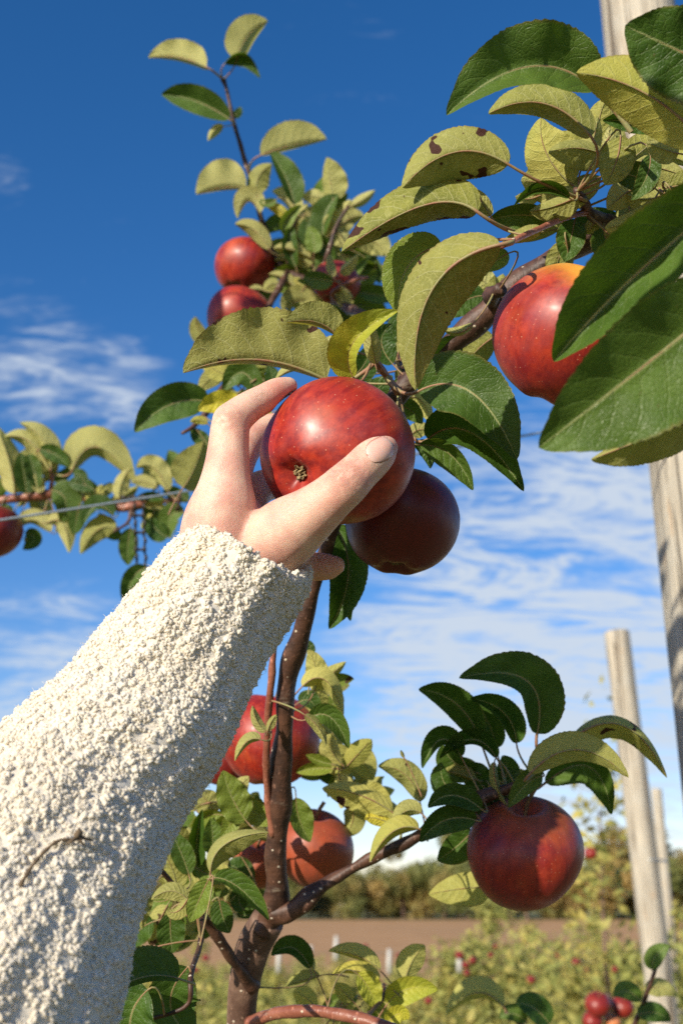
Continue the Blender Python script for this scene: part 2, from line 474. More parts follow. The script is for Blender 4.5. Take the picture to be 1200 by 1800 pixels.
def branch(tree, name, pts, mat, lump=.12, sides=12, label=None):
    """pts: (px, py, depth, radius in px at that depth)"""
    w = []
    for px, py, d, r in pts:
        p = P(px, py, d); w.append((p.x, p.y, p.z, r * d / F))
    S = crom(w, 7)
    V, f = tube(S[:, :3], S[:, 3], sides, lump, seed=len(bpy.data.objects))
    org = tree.location
    o = mesh_obj(name, V - np.array(org), f, mat, tree)
    if label: o['label'] = label
    NODES.setdefault(tree.name, []).extend([S[i, :3] for i in range(0, len(S), 2)])
    return o

def blade(tree, b, m, t, Wl, Wr, al, ar, under, hi, tint, attach=None, stalk=True, seed=0, ret=False, curl=.0):
    """one leaf in world space. al/ar: fold angles of the halves."""
    g = np.random.default_rng(seed + 101)
    b, m, t = (np.array(q, float) for q in (b, m, t))
    ctrl = 2 * m - (b + t) / 2
    nu = (80 if hi == 2 else 46) if hi else 18
    nv = 5 if hi else 3
    s = np.linspace(0, 1, nu + 1)
    C = ((1 - s) ** 2)[:, None] * b + (2 * s * (1 - s))[:, None] * ctrl + (s ** 2)[:, None] * t
    T = np.gradient(C, axis=0); T /= np.linalg.norm(T, axis=1)[:, None] + 1e-12
    view = np.array(C0) - C; view /= np.linalg.norm(view, axis=1)[:, None]
    N0 = view - T * (view * T).sum(1)[:, None]; N0 /= np.linalg.norm(N0, axis=1)[:, None] + 1e-9
    S0 = np.cross(T, N0)
    k = g.uniform(.88, 1.12)
    h = np.power(s, .52 * k) * np.power(1 - s, .72); h /= h.max()
    h *= 1 - .10 * np.exp(-((s - .93) / .05) ** 2)
    h[0] = .02; h[-1] = .0
    teeth = g.integers(24, 30)
    saw = ((s * teeth + .3) % 1.0)
    top = 1.0 if not under else -1.0     # n0 is the top normal when the top faces us
    V = []; UV = []
    ruf = g.uniform(.03, .12); ph = g.uniform(0, 6.28, 2); fr = g.uniform(2.2, 4.2)
    cupk = g.uniform(.0, .24); wsk = g.uniform(-.07, .07)
    rows = []
    vs = np.linspace(-1, 1, 2 * nv + 1)
    for v in vs:
        if v < 0: a, sg, W = al, -1.0, Wl
        else: a, sg, W = ar, 1.0, Wr
        W = W * (1 + wsk * sg)
        avv = abs(v)
        wv = W * h * avv
        if hi:
            wv = wv * (1 + .045 * (saw - .5) * avv ** 4 * (1 + .5 * np.sin(s * 37 + ph[0])))
        wav = ruf * W * avv ** 2 * np.sin(s * fr * 6.28 + ph[0 if v < 0 else 1]) * h
        cup = W * h * (cupk + curl) * avv ** 2 * -1
        pk = -.012 * W * np.cos((s - avv ** 1.25 * .21) * 8.0 * 6.28 + (2.7 if v > 0 else 0)) * np.sin(avv * 3.1416) * h if hi else 0
        aa = a * (.80 + .20 * avv)
        off = S0 * (sg * wv * np.cos(aa))[:, None] + N0 * (top * (wv * np.sin(aa) + wav + cup + pk))[:, None]
        rows.append(C + off)
        UV.append(np.stack([s, np.full_like(s, v)], 1))
    V = np.stack(rows, 1).reshape(-1, 3); UV = np.stack(UV, 1).reshape(-1, 2)
    nc = 2 * nv + 1
    f = []
    for i in range(nu):
        for j in range(nc - 1):
            a = i * nc + j; q = (a, a + 1, a + nc + 1, a + nc)
            f.append(q if not under else q[::-1])
    # midrib as a raised cord on the lower face, running out into the stalk
    L = np.linalg.norm(np.diff(C, axis=0), axis=1).sum()
    r0 = max(.0005, min(.0011, L * .0135)) * (1.0 if hi else 1.0)
    idx = list(range(0, nu - 1, 3 if hi else 2))
    R = C[idx] - N0[idx] * (top * r0 * .35)
    rad = np.linspace(r0 * .9, r0 * .18, len(idx))
    parts = [(V, f, 0)]
    if attach is not None:
        at = np.array(attach, float)
    else:
        at = None; best = 9
        for q in NODES.get(tree.name, []):
            dd = np.linalg.norm(q - b)
            if dd < best: best, at = dd, q
        if at is None or best > .05:
            at = b - T[0] * .022 - np.array([0, 0, .006])
    if stalk:
        dd = np.linalg.norm(at - b)
        pc = b - T[0] * dd * .42
        u = np.linspace(0, 1, 7)[:-1]
        pet = ((1 - u) ** 2)[:, None] * at + (2 * u * (1 - u))[:, None] * pc + (u ** 2)[:, None] * b
        R = np.concatenate([pet, R]); rad = np.concatenate([np.linspace(r0 * 1.3, r0 * .95, 6), rad])
    tv, tf = tube(R, rad, 6, cap=False)
    parts.append((tv, tf, 1))
    V2, F2, mi = join_parts(parts)
    UV2 = np.concatenate([UV, np.zeros((len(tv), 2))])
    V2 = V2 - b
    o = mesh_obj('leaf', V2, F2, [LEAF, STALK], tree, Vector(b) - tree.location, mi=mi, uv=UV2)
    y, br, pl = tint
    o.color = (y, br, pl, 1)
    return o

NLEAF = [0]
def leaf(tree, B, M, T, wl, wr, face, d0, d1=None, y=0., br=.0, pl=0., hi=0, attach=None, W=None, stalk=True, label=None, curl=0.):
    """B, M, T pixels of base, middle and tip; wl / wr the visible half widths in px (left / right of travel)"""
    d1 = d0 if d1 is None else d1
    dm = (d0 + d1) / 2
    L = math.dist(B, M) + math.dist(M, T)
    Wm = W or max(1.03 * max(abs(wl), abs(wr)), .28 * L)
    wl, wr = wl * 1.05, wr * 1.05
    Wm = max(Wm, 1.02 * max(abs(wl), abs(wr)))
    al = math.acos(max(-1, min(1, wl / Wm))); ar = math.acos(max(-1, min(1, wr / Wm)))
    NLEAF[0] += 1
    at = P(*attach) if attach else None
    o = blade(tree, P(*B, d0), P(*M, dm), P(*T, d1), Wm * dm / F, Wm * dm / F, al, ar, face == 'u', hi,
              (y, br, pl), at, stalk, NLEAF[0], curl=curl)
    if label: o['label'] = label
    return o

def leaves(tree, text, d_default, **kw):
    for ln in text.strip().splitlines():
        ln = ln.split('#')[0].strip()
        if not ln: continue
        q = ln.split()
        c = [float(x) for x in q[:8]]; face = q[8]
        o = dict(kw); d0 = d_default; d1 = None
        for e in q[9:]:
            k, v = e.split('=')
            if k == 'd': d0 = float(v)
            elif k == 'e': d1 = float(v)
            else: o[k] = tuple(float(x) for x in v.split(',')) if ',' in v else float(v)
        if 'hi' in o: o['hi'] = int(o['hi'])
        leaf(tree, (c[0], c[1]), (c[2], c[3]), (c[4], c[5]), c[6], c[7], face, d0, d1, **o)

def world_clump(tree, c, n, spread, size, seed):
    """leaves of an added bough that lies outside the picture, there for its shade"""
    g = np.random.default_rng(seed); c = np.array(c)
    for i in range(n):
        b = c + g.normal(0, 1, 3) * spread * .5; d = g.normal(0, 1, 3); d /= np.linalg.norm(d); L = size * g.uniform(.8, 1.2)
        t = b + d * L; m = (b + t) / 2 + g.normal(0, .08, 3) * L
        blade(tree, b, m, t, L * .3, L * .3, .3, .3, g.random() < .5, 0, (0, 0, .3), at_near(b, c), seed=seed + i)
def at_near(b, c): return b * .6 + c * .4

def clump(tree, cx, cy, d, n, spread, size, seed, pl=.4, yel=.0, dsp=.05, up=.0):
    """ordinary leaves growing round a spur: random directions, for the dense inside of a cluster"""
    g = np.random.default_rng(seed)
    for i in range(n):
        a = g.uniform(0, 6.28); r = spread * math.sqrt(g.uniform(.05, 1))
        dd = d + g.uniform(-dsp, dsp)
        bx, by = cx + math.cos(a) * r * .5, cy + math.sin(a) * r * .5
        a2 = a + g.uniform(-.7, .7); L = size * g.uniform(.7, 1.25)
        tx, ty = bx + math.cos(a2) * L, by + math.sin(a2) * L * .9 - up * L
        sx, sy = -math.sin(a2) * L * g.uniform(-.18, .18), math.cos(a2) * L * g.uniform(-.18, .18)
        mx, my = (bx + tx) / 2 + sx, (by + ty) / 2 + sy
        W = L * .37
        leaf(tree, (bx, by), (mx, my), (tx, ty), W * g.uniform(.15, .95), W * g.uniform(.3, .95),
             'u' if g.random() < .55 else 't', dd, dd + g.uniform(-.5, .5) * L * d / F,
             y=yel * g.random(), pl=pl * g.uniform(.3, 1), br=.2 * g.random(), hi=0,
             attach=(cx + (bx - cx) * .3, cy + (by - cy) * .3, d))

APPLE_CACHE = {}
def apple_mesh(seed):
    if seed in APPLE_CACHE: return APPLE_CACHE[seed]
    g = np.random.default_rng(seed)
    nt_, npn = 56, 64
    th = np.linspace(0, math.pi, nt_ + 1); ph = np.linspace(0, 2 * math.pi, npn, endpoint=False)
    TH, PH = np.meshgrid(th, ph, indexing='ij')
    rho = np.sin(TH) * (1 + .055 * np.cos(TH)); rho = np.abs(rho)
    z = .90 * np.cos(TH)
    top = np.cos(TH) > 0
    z = np.where(top, z - .30 * np.exp(-(rho / .24) ** 2), z + .25 * np.exp(-(rho / .20) ** 2))
    low = ((1 - np.cos(TH)) / 2) ** 2
    p0 = g.uniform(0, 6.28)
    rho = rho * (1 + low * (.034 * np.cos(5 * PH + p0) + .03 * np.cos(2 * PH + p0 * 2)) + .022 * np.cos(2 * PH + g.uniform(0, 6)) + .010 * np.cos(3 * PH + g.uniform(0, 6)))
    z = z + .045 * rho * np.cos(PH + p0)
    z = z + np.where(top, 0, .018 * np.cos(5 * PH + p0) * np.exp(-((rho - .38) / .18) ** 2))
    V = np.stack([rho * np.cos(PH), rho * np.sin(PH), z], -1).reshape(-1, 3)
    f = np.array([(i * npn + j, (i + 1) * npn + j, (i + 1) * npn + (j + 1) % npn, i * npn + (j + 1) % npn) for i in range(nt_) for j in range(npn)])
    APPLE_CACHE[seed] = (V, f); return V, f

def apple(px, py, d, rpx, axis, label, seed=1, dark=0., cheek=0., pale=0., group=None, stem=.5, calyx=True, squash=1.0, loc=None, r=None, cat='apple'):
    """axis: direction of the stalk end in camera terms (right, up, towards the camera)"""
    loc = P(px, py, d) if loc is None else loc
    r = rpx * d / F if r is None else r
    e = empty('apple', loc, label, cat, group)
    ax = (CR * axis[0] + CU * axis[1] - CF * axis[2]).normalized()
    q = ax.to_track_quat('Z', 'Y')
    e.rotation_mode = 'QUATERNION'; e.rotation_quaternion = q
    V, f = apple_mesh(seed)
    V = V * r * np.array([1, 1, squash])
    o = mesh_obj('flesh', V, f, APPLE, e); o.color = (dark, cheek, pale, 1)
    if stem:
        L = r * stem
        c = [(0, 0, r * .52), (0, 0, r * .75), (.06 * r, 0, r * .62 + L * .7), (.2 * r, .05 * r, r * .60 + L * 1.2)]
        S = crom(c, 5)
        v, ff = tube(S, np.linspace(.0011, .0015, len(S)), 8, .1)
        mesh_obj('stalk', v, ff, STEM, e)
    if calyx:
        g = np.random.default_rng(seed + 5); parts = []
        zb = -r * .655 * squash
        for k in range(7):
            a = k * 6.283 / 7 + g.uniform(-.3, .3); cs, sn = math.cos(a), math.sin(a)
            n = 5; vv = []; 
            for i in range(n + 1):
                u = i / n; rad = r * (.03 + .105 * u * g.uniform(.6, 1.15)); zz = zb - r * (.09 * math.sin(u * 2.6) * g.uniform(.6, 1.3))
                wdt = r * .05 * (1 - u) + .0001
                c = np.array([cs * rad, sn * rad, zz]); sd_ = np.array([-sn, cs, 0]) * wdt
                vv += [c - sd_, c + sd_ + np.array([0, 0, -.0003]), c + np.array([0, 0, r * .02])]
            ff = []
            for i in range(n):
                a0 = i * 3
                for j in range(3):
                    ff.append((a0 + j, a0 + (j + 1) % 3, a0 + 3 + (j + 1) % 3, a0 + 3 + j))
            parts.append((np.array(vv), ff, 0))
        for k in range(14):      # dried stamens
            a = g.uniform(0, 6.28); rr = r * g.uniform(.01, .07)
            c0 = np.array([math.cos(a) * rr, math.sin(a) * rr, zb + r * .02]); c1 = c0 * np.array([1.3, 1.3, 1]) + np.array([0, 0, -r * g.uniform(.07, .15)])
            v, ff = tube(np.array([c0, (c0 + c1) / 2 + g.uniform(-1, 1, 3) * r * .01, c1]), .0003, 4)
            parts.append((v, ff, 0))
        v, ff, mi = join_parts(parts)
        mesh_obj('calyx', v, ff, CALYX, e)
    return e
# ------------------------------------------------------------------ ground and field
def ground_z(y):
    y = np.asarray(y, float)
    z = np.where(y < 42, -.034 * np.maximum(y, 0), -1.43 + (np.minimum(y, 230) - 42) * .0062)
    return z
def gz(y): return float(ground_z(np.array([y]))[0])

def sheet(name, ys, xs, dz, mat, label):
    V = [(x, y, gz(y) + dz) for y in ys for x in xs]
    nx = len(xs); f = [(i * nx + j, i * nx + j + 1, (i + 1) * nx + j + 1, (i + 1) * nx + j) for i in range(len(ys) - 1) for j in range(nx - 1)]
    o = mesh_obj(name, V, f, mat); tag(o, label, kind='structure'); return o

def ground_material(name, c1, c2, c3, sc):
    m, t = new_mat(name)
    p = t.node('ShaderNodeTexCoord').outputs['Object']
    col = t.mix(t.ss(t.noise(p, sc, 6, .65), .35, .65), c1, c2)
    col = t.mix(t.ss(t.noise(t.scale(p, (.25, 1, 1)), sc * .35, 4, .6), .5, .7, 0, .8), col, c3)
    bs = t.node('ShaderNodeBsdfPrincipled', {'Base Color': col, 'Roughness': .95, 'Normal': t.bump(t.noise(p, sc * 6, 5), .8, .03), 'Specular IOR Level': .1})
    finish(t, bs.outputs[0]); return m
GRASS = ground_material('dry_orchard_grass', (.13, .135, .045), (.24, .215, .085), (.17, .13, .06), 1.2)
SOIL = ground_material('ploughed_field', (.50, .275, .12), (.58, .33, .15), (.36, .24, .12), .35)
sheet('ground', [-60, -20, 0, 10, 20, 30, 42, 60, 110, 230, 500, 1500, 3500], [-2500, -400, -80, 0, 80, 400, 2500], 0, GRASS, 'dry yellow green grass of the orchard floor')
sheet('field', [46, 60, 110, 190], [-400, -80, 0, 80, 400], .03, SOIL, 'bare brown ploughed field beyond the orchard')

# ------------------------------------------------------------------ foliage masses
def crown_mesh(n, rx, ry, rz, size, seed, lobes=7, shell=.55, zmin=-1):
    g = np.random.default_rng(seed)
    cs = g.normal(0, .42, (lobes, 3)); cs[:, 2] *= 1.05
    rs = g.uniform(.34, .62, lobes)
    which = g.integers(0, lobes, n)
    d = g.normal(0, 1, (n, 3)); d /= np.linalg.norm(d, axis=1)[:, None]
    rad = rs[which] * np.power(g.uniform(0, 1, n), shell)
    p = (cs[which] + d * rad[:, None]) * np.array([rx, ry, rz])
    nrm = d + g.normal(0, .7, (n, 3)); nrm /= np.linalg.norm(nrm, axis=1)[:, None]
    t = np.cross(nrm, g.normal(0, 1, (n, 3))); t /= np.linalg.norm(t, axis=1)[:, None]
    s = np.cross(nrm, t); L = size * g.uniform(.6, 1.25, n)[:, None]
    bend = nrm * L * .18
    v = np.stack([p - t * L, p - s * L * .48 + bend, p + s * L * .48 + bend, p + t * L * 1.1 - bend * .5], 1).reshape(-1, 3)
    i = np.arange(n) * 4
    f = np.concatenate([np.stack([i, i + 1, i + 2], 1), np.stack([i + 1, i + 3, i + 2], 1)])
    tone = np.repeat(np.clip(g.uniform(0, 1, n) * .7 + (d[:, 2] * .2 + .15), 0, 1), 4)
    return v, f, tone

def crown_obj(name, data, mat, parent, loc=(0, 0, 0)):
    v, f, tone = data
    o = mesh_obj(name, v, f, mat, parent, loc, smooth=False)
    a = o.data.attributes.new('tone', 'FLOAT', 'POINT'); a.data.foreach_set('value', tone)
    return o

def orchard_tree(seed, h, w, n, leafsize):
    e = empty('orchard_tree', (0, 0, 0), 'x', 'tree')
    g = np.random.default_rng(seed)
    tk = np.array([(0, 0, -.1), (.02, .01, h * .3), (-.02, .02, h * .6), (.01, 0, h * .92)])
    S = crom(tk, 5); v, f = tube(S, np.linspace(.032, .008, len(S)), 8, .15)
    parts = [(v, f, 0)]
    for k in range(9):
        a = g.uniform(0, 6.28); z0 = h * g.uniform(.25, .8); L = w * g.uniform(.6, 1)
        c = np.array([(0, 0, z0), (math.cos(a) * L * .5, math.sin(a) * L * .5, z0 + .08), (math.cos(a) * L, math.sin(a) * L, z0 + g.uniform(0, .25))])
        S = crom(c, 4); v, f = tube(S, np.linspace(.012, .004, len(S)), 6, .1); parts.append((v, f, 0))
    v, f, mi = join_parts(parts)
    mesh_obj('trunk', v, f, TRUNKBARK, e)
    c = crown_obj('crown', crown_mesh(n, w, w, h * .42, leafsize, seed, 9), ORCH, e, (0, 0, h * .60)); c['kind'] = 'stuff'
    return e

def copy_tree(o, loc, rz, sc, label, group):
    c = o.copy(); COL.objects.link(c); c.location = loc; c.rotation_euler = (0, 0, rz); c.scale = (sc, sc, sc)
    c['label'] = label; c['group'] = group
    for ch in o.children:
        d = ch.copy(); COL.objects.link(d); d.parent = c
    return c

protos = [orchard_tree(31 + k, 1.95, .78, 2300, .044) for k in range(4)]
used = [False] * 4
def put_orch(k, x, y, rz, sc, label, group):
    loc = (x, y, gz(y))
    if not used[k]:
        used[k] = True; o = protos[k]; o.location = loc; o.rotation_euler = (0, 0, rz); o.scale = (sc,) * 3
        o['label'] = label; o['group'] = group; return o
    return copy_tree(protos[k], loc, rz, sc, label, group)

g = np.random.default_rng(5)
rows = [(3.6, 'sunlit leafy apple tree in the nearest blurred row beyond the posts', 'apple trees of the nearest row'),
        (6.4, 'low leafy apple tree in the second blurred row of the orchard', 'apple trees of the second row'),
        (9.5, 'low leafy apple tree in the third blurred row of the orchard', 'apple trees of the third row'),
        (13.5, 'small blurred apple tree in the fourth row of the orchard', 'apple trees of the fourth row'),
        (18, 'small blurred apple tree in the fifth row of the orchard', 'apple trees of the fifth row'),
        (23, 'small blurred apple tree in the sixth row of the orchard', 'apple trees of the sixth row'),
        (29, 'tiny blurred apple tree in the farthest row before the brown field', 'apple trees of the farthest row')]
for ri, (yy, lab, grp) in enumerate(rows):
    step = .78 if yy < 20 else .9
    x0, x1 = -.36 * yy - .6, .36 * yy + .8
    n = int((x1 - x0) / step)
    for i in range(n):
        x = x0 + i * step + g.uniform(-.15, .15); y = yy + g.uniform(-.25, .25)
        sc = g.uniform(.82, 1.05)
        if yy == 3.6:
            if x < -.1: continue
            sc *= .76 if x > .35 else .72
        if 5 < yy < 12: sc *= .90
        if yy > 5 and 600 + x / (yy * .94) * F < 800: sc *= (.92 if yy < 8 else .80)
        put_orch(int(g.integers(0, 4)), x, y, g.uniform(0, 6.28), sc, lab, grp)

# taller young tree behind the lower right apple
tt = empty('orchard_tree', (1.52, 6.6, gz(6.6)), 'tall slender young apple tree standing between the big near apple and the wooden posts', 'tree')
S = crom([(0, 0, -.1), (.02, 0, .8), (-.03, 0, 1.6), (0, 0, 2.5)], 6); v, f = tube(S, np.linspace(.03, .006, len(S)), 8, .15)
mesh_obj('trunk', v, f, TRUNKBARK, tt)
c = crown_obj('crown', crown_mesh(1100, .36, .36, 1.2, .046, 77, 12), ORCH, tt, (0, 0, 1.25)); c['kind'] = 'stuff'

# white planting guards standing in the grass
GUARD = flat_mat('white_tree_guard', (.42, .42, .38), (.55, .54, .48), 60, .6)
def guard(px, py, d, hpx, lab):
    p = P(px, py, d); h = hpx * d / F
    S = np.array([(0, 0, 0), (0, .004, h * .5), (.006, 0, h)]); v, f = tube(S, (.028, .026, .02), 8)
    o = mesh_obj('tree_guard', v, f, GUARD, None, (p.x, p.y, p.z - h)); tag(o, lab, 'tree guard', 'white guards in the far rows')
for px, py, d, h in [(590, 1645, 12, 40), (683, 1668, 12, 40), (545, 1662, 12, 34), (806, 1672, 11, 34), (490, 1662, 12, 44)]:
    guard(px, py, d, h, 'narrow white tree guard standing among the far orchard rows')

# far trees beyond the field
fp = []
for k in range(4):
    e = empty('far_tree', (0, 0, 0), 'x', 'tree')
    S = crom([(0, 0, -.5), (.1, 0, 2), (0, .1, 4)], 4); v, f = tube(S, np.linspace(.35, .12, len(S)), 8, .1)
    mesh_obj('trunk', v, f, TRUNKBARK, e)
    c = crown_obj('crown', crown_mesh(3400, 5.2, 5.2, 4.3, .42, 60 + k, 11, .45), FOREST, e, (0, 0, 4.6)); c['kind'] = 'stuff'
    fp.append(e)
fu = [False] * 4
k = 0
for i in range(66):
    x = -95 + i * 3.1 + g.uniform(-1.5, 1.5); y = 205 + g.uniform(-7, 9)
    px = 600 + x / y * F
    sc = 1.02 + .22 * math.sin(i * .55) + g.uniform(-.12, .14) + (.22 if px > 980 else 0)
    if px < 640: sc *= .80
    kk = i % 4
    if not fu[kk]: fu[kk] = True; o = fp[kk]
    else:
        o = copy_tree(fp[kk], (0, 0, 0), 0, 1, 'x', 'x')
    o.location = (x, y, gz(y)); o.rotation_euler = (0, 0, g.uniform(0, 6.28)); o.scale = (sc, sc, sc)
    o['label'] = 'round dark tree in the far treeline beyond the brown field'; o['group'] = 'trees of the far treeline'

# ------------------------------------------------------------------ posts and wire
def post(name, base, topv, r0, r1, label, seed, cap=.004):
    base = np.array(base, float); topv = np.array(topv, float)
    n = 60; u = np.linspace(0, 1, n)[:, None]
    C = base * (1 - u) + topv * u
    R = r0 + (r1 - r0) * u[:, 0]
    T, A, B = frames(C); sides = 40
    ang = np.linspace(0, 2 * math.pi, sides, endpoint=False)
    g = np.random.default_rng(seed)
    prof = 1 + .020 * np.cos(2 * ang + g.uniform(0, 6)) + .018 * np.cos(5 * ang + g.uniform(0, 6)) + .012 * np.cos(9 * ang) 
    rr = R[:, None] * prof[None, :] * (1 + .010 * np.sin(u * 23 + ang[None, :] * 2) + .006 * np.sin(u * 61 + 3 * ang[None, :]))
    V = C[:, None, :] + rr[..., None] * (np.cos(ang)[None, :, None] * A[:, None, :] + np.sin(ang)[None, :, None] * B[:, None, :])
    V = V.reshape(-1, 3); f = []
    for i in range(n - 1):
        for j in range(sides):
            a = i * sides + j; b = i * sides + (j + 1) % sides; f.append((a, b, b + sides, a + sides))
    nn_ = len(V)          # rounded top
    dirv = (topv - base) / np.linalg.norm(topv - base)
    V2 = topv + (V[-sides:] - topv) * .93 + dirv * cap * 1.5
    V = np.concatenate([V, V2, [topv + dirv * cap * 1.8]])
    for j in range(sides):
        f.append((nn_ - sides + j, nn_ - sides + (j + 1) % sides, nn_ + (j + 1) % sides, nn_ + j))
        f.append((nn_ + j, nn_ + (j + 1) % sides, nn_ + sides))
    o = mesh_obj(name, V - base, f, WOOD, None, base)
    return tag(o, label, 'post')

def post_px(xl0, y0, xl1, y1, Y, r, ztop, label, seed, taper=.96):
    """vertical-ish post at ground distance Y whose left edge passes two sighted points"""
    def at(xl, py, dy=0.0):
        a = PITCH + math.atan((900 - py) / F); z = (Y) * math.tan(a); d = Y * math.cos(PITCH) + z * math.sin(PITCH)
        return (xl - 600) / F * d + r, z + C0.z
    xa, za = at(xl0, y0); xb, zb = at(xl1, y1)
    sl_ = (xb - xa) / (zb - za)
    zb0 = gz(Y) - .3
    base = (xa + sl_ * (zb0 - za), Y, zb0); top = (xa + sl_ * (ztop - za), Y, ztop)
    return post('wooden_post', base, top, r, r * taper, label, seed)
post_px(1058, 20, 1168, 1080, 1.46, .062, 4.0, 'thick weathered trellis post at the right edge behind the near branch', 3, 1.0)
p2 = post_px(1059, 1113, 1132, 1740, 4.1, .053, 1.75 + 4.1 * math.tan(PITCH + math.atan((900 - 1113) / F)), 'pale round wooden post with flat top, the middle one of the three', 4, .90)
post_px(1143, 1388, 1166, 1640, 10.0, .050, 1.75 + 10 * math.tan(PITCH + math.atan((900 - 1388) / F)), 'most distant wooden post half hidden behind the middle post', 8, .94)
# wire staple round the middle post
a_ = np.linspace(0, 6.283, 30)
zc = 1.75 + 4.1 * math.tan(PITCH + math.atan((900 - 1513) / F)); 
u_ = (zc - p2.location.z)
cx = (1116 + 28 - 600) / F * (4.1 * math.cos(PITCH) + (zc - 1.75) * math.sin(PITCH))
v, f = tube(np.stack([cx + .0535 * np.cos(a_), 4.1 + .0535 * np.sin(a_), zc + .004 * np.sin(a_ * 2)], 1), .0022, 6)
o = mesh_obj('wire_loop', v, f, WIRE); tag(o, 'thin wire loop fastened round the middle post', 'wire')

pa = np.array(P(-700, 1018, 1.06)); pb = np.array(P(1172, 722, 1.50))
u = np.linspace(0, 1, 60)[:, None]; Cw = pa * (1 - u) + pb * u
Cw[:, 2] += -.006 * np.sin(u[:, 0] * 3.1416)
v, f = tube(Cw, .0016, 8)
o = mesh_obj('trellis_wire', v - pa, f, WIRE, None, pa); tag(o, 'thin blue grey wire stretched behind the hand to the right post', 'wire')

# ------------------------------------------------------------------ main tree
T1 = empty('apple_tree', Vector((P(424, 1800, .74).x - .02, P(424, 1800, .74).y + .03, 0)), 'near apple tree with dark reddish trunk rising beside the sleeve', 'tree')
b0 = P(424, 1800, .74)
def seg_world(tree, name, pts, mat, sides=14, lump=.12):
    S = crom(pts, 7); V, f = tube(S[:, :3], S[:, 3], sides, lump, seed=5)
    NODES.setdefault(tree.name, []).extend([S[i, :3] for i in range(0, len(S), 2)])
    return mesh_obj(name, V - np.array(tree.location), f, mat, tree)
pts = [(T1.location.x, T1.location.y, -.1, .026), (T1.location.x, T1.location.y, .5, .020)]
pz = P(424, 1830, .742)
for zq in (.9, 1.2, 1.4, 1.52, 1.6):
    k_ = (zq - .5) / (pz.z - .5)
    pts.append((T1.location.x * (1 - k_) + pz.x * k_, T1.location.y * (1 - k_) + pz.y * k_, zq, .020 - .0085 * k_))
for px, py, d, r in [(424, 1830, .742, 29), (430, 1740, .74, 27.5), (446, 1668, .735, 26), (470, 1618, .73, 26)]:
    p = P(px, py, d); pts.append((p.x, p.y, p.z, r * d / F))
seg_world(T1, 'trunk', pts, TRUNKBARK, 18, .14)
branch(T1, 'leader', [(462, 1640, .73, 23), (478, 1605, .73, 24), (488, 1560, .725, 22), (487, 1489, .72, 18.5), (494, 1333, .71, 18.5), (508, 1193, .70, 18), (530, 1110, .69, 15),
                      (552, 1030, .68, 13), (580, 940, .67, 12), (622, 840, .66, 12), (668, 745, .655, 14), (712, 676, .65, 19), (770, 625, .645, 19), (838, 566, .64, 20),
                      (900, 505, .635, 19), (960, 462, .63, 20), (1030, 420, .62, 26), (1110, 398, .60, 24), (1190, 345, .58, 24), (1290, 260, .56, 24), (1420, 150, .54, 22)], BARK, .16, 16)
branch(T1, 'side_branch', [(474, 1616, .725, 15), (508, 1602, .72, 14), (555, 1565, .72, 13), (609, 1532, .72, 11.5), (680, 1498, .715, 10), (736, 1468, .71, 10), (790, 1436, .71, 17), (840, 1405, .71, 16),
                          (890, 1388, .705, 9), (940, 1357, .70, 5), (955, 1350, .70, 3.5)], BARK, .22, 14)
branch(T1, 'side_branch', [(445, 1735, .735, 13), (416, 1698, .72, 10), (391, 1660, .71, 9), (358, 1612, .70, 8), (330, 1585, .69, 6.5), (300, 1550, .69, 5), (274, 1518, .68, 4)], BARK, .12, 12)
branch(T1, 'side_branch', [(440, 1800, .73, 12), (480, 1783, .71, 11), (550, 1777, .69, 10.5), (640, 1793, .67, 10), (740, 1822, .65, 9)], SHOOT, .08, 12)
branch(T1, 'young_shoot', [(480, 1470, .715, 6.5), (470, 1395, .71, 6.5), (469, 1300, .70, 6.5), (478, 1180, .69, 6.5), (486, 1090, .69, 5)], SHOOT, .10, 10, 'smooth red young shoot rising beside the trunk')
branch(T1, 'twig', [(1085, 400, .60, 13), (1040, 375, .58, 10), (1022, 350, .56, 9), (1012, 335, .55, 6)], BARK, .2, 10)
branch(T1, 'twig', [(700, 690, .63, 8), (664, 640, .61, 6), (655, 625, .60, 4)], SHOOT, .1, 8)
branch(T1, 'twig', [(1040, 372, .58, 6), (1000, 380, .56, 5.5), (940, 405, .54, 5.5), (879, 434, .52, 5)], SHOOT, .05, 10, 'smooth reddish stalk carrying the big curved leaf')
branch(T1, 'twig', [(870, 545, .64, 12), (862, 520, .62, 13), (880, 505, .61, 9)], BARK, .35, 10)
branch(T1, 'twig', [(1420, 150, .54, 20), (1400, 300, .47, 14), (1340, 420, .42, 9), (1300, 500, .39, 6), (1290, 560, .38, 4)], BARK, .1, 10)
branch(T1, 'twig', [(1400, 300, .47, 9), (1320, 280, .46, 7), (1260, 240, .47, 5)], BARK, .1, 10)
branch(T1, 'twig', [(356, 1610, .70, 5), (352, 1660, .64, 5), (336, 1712, .56, 5), (330, 1765, .55, 4), (270, 1790, .55, 3.5), (200, 1800, .56, 3)], BARK, .1, 8)
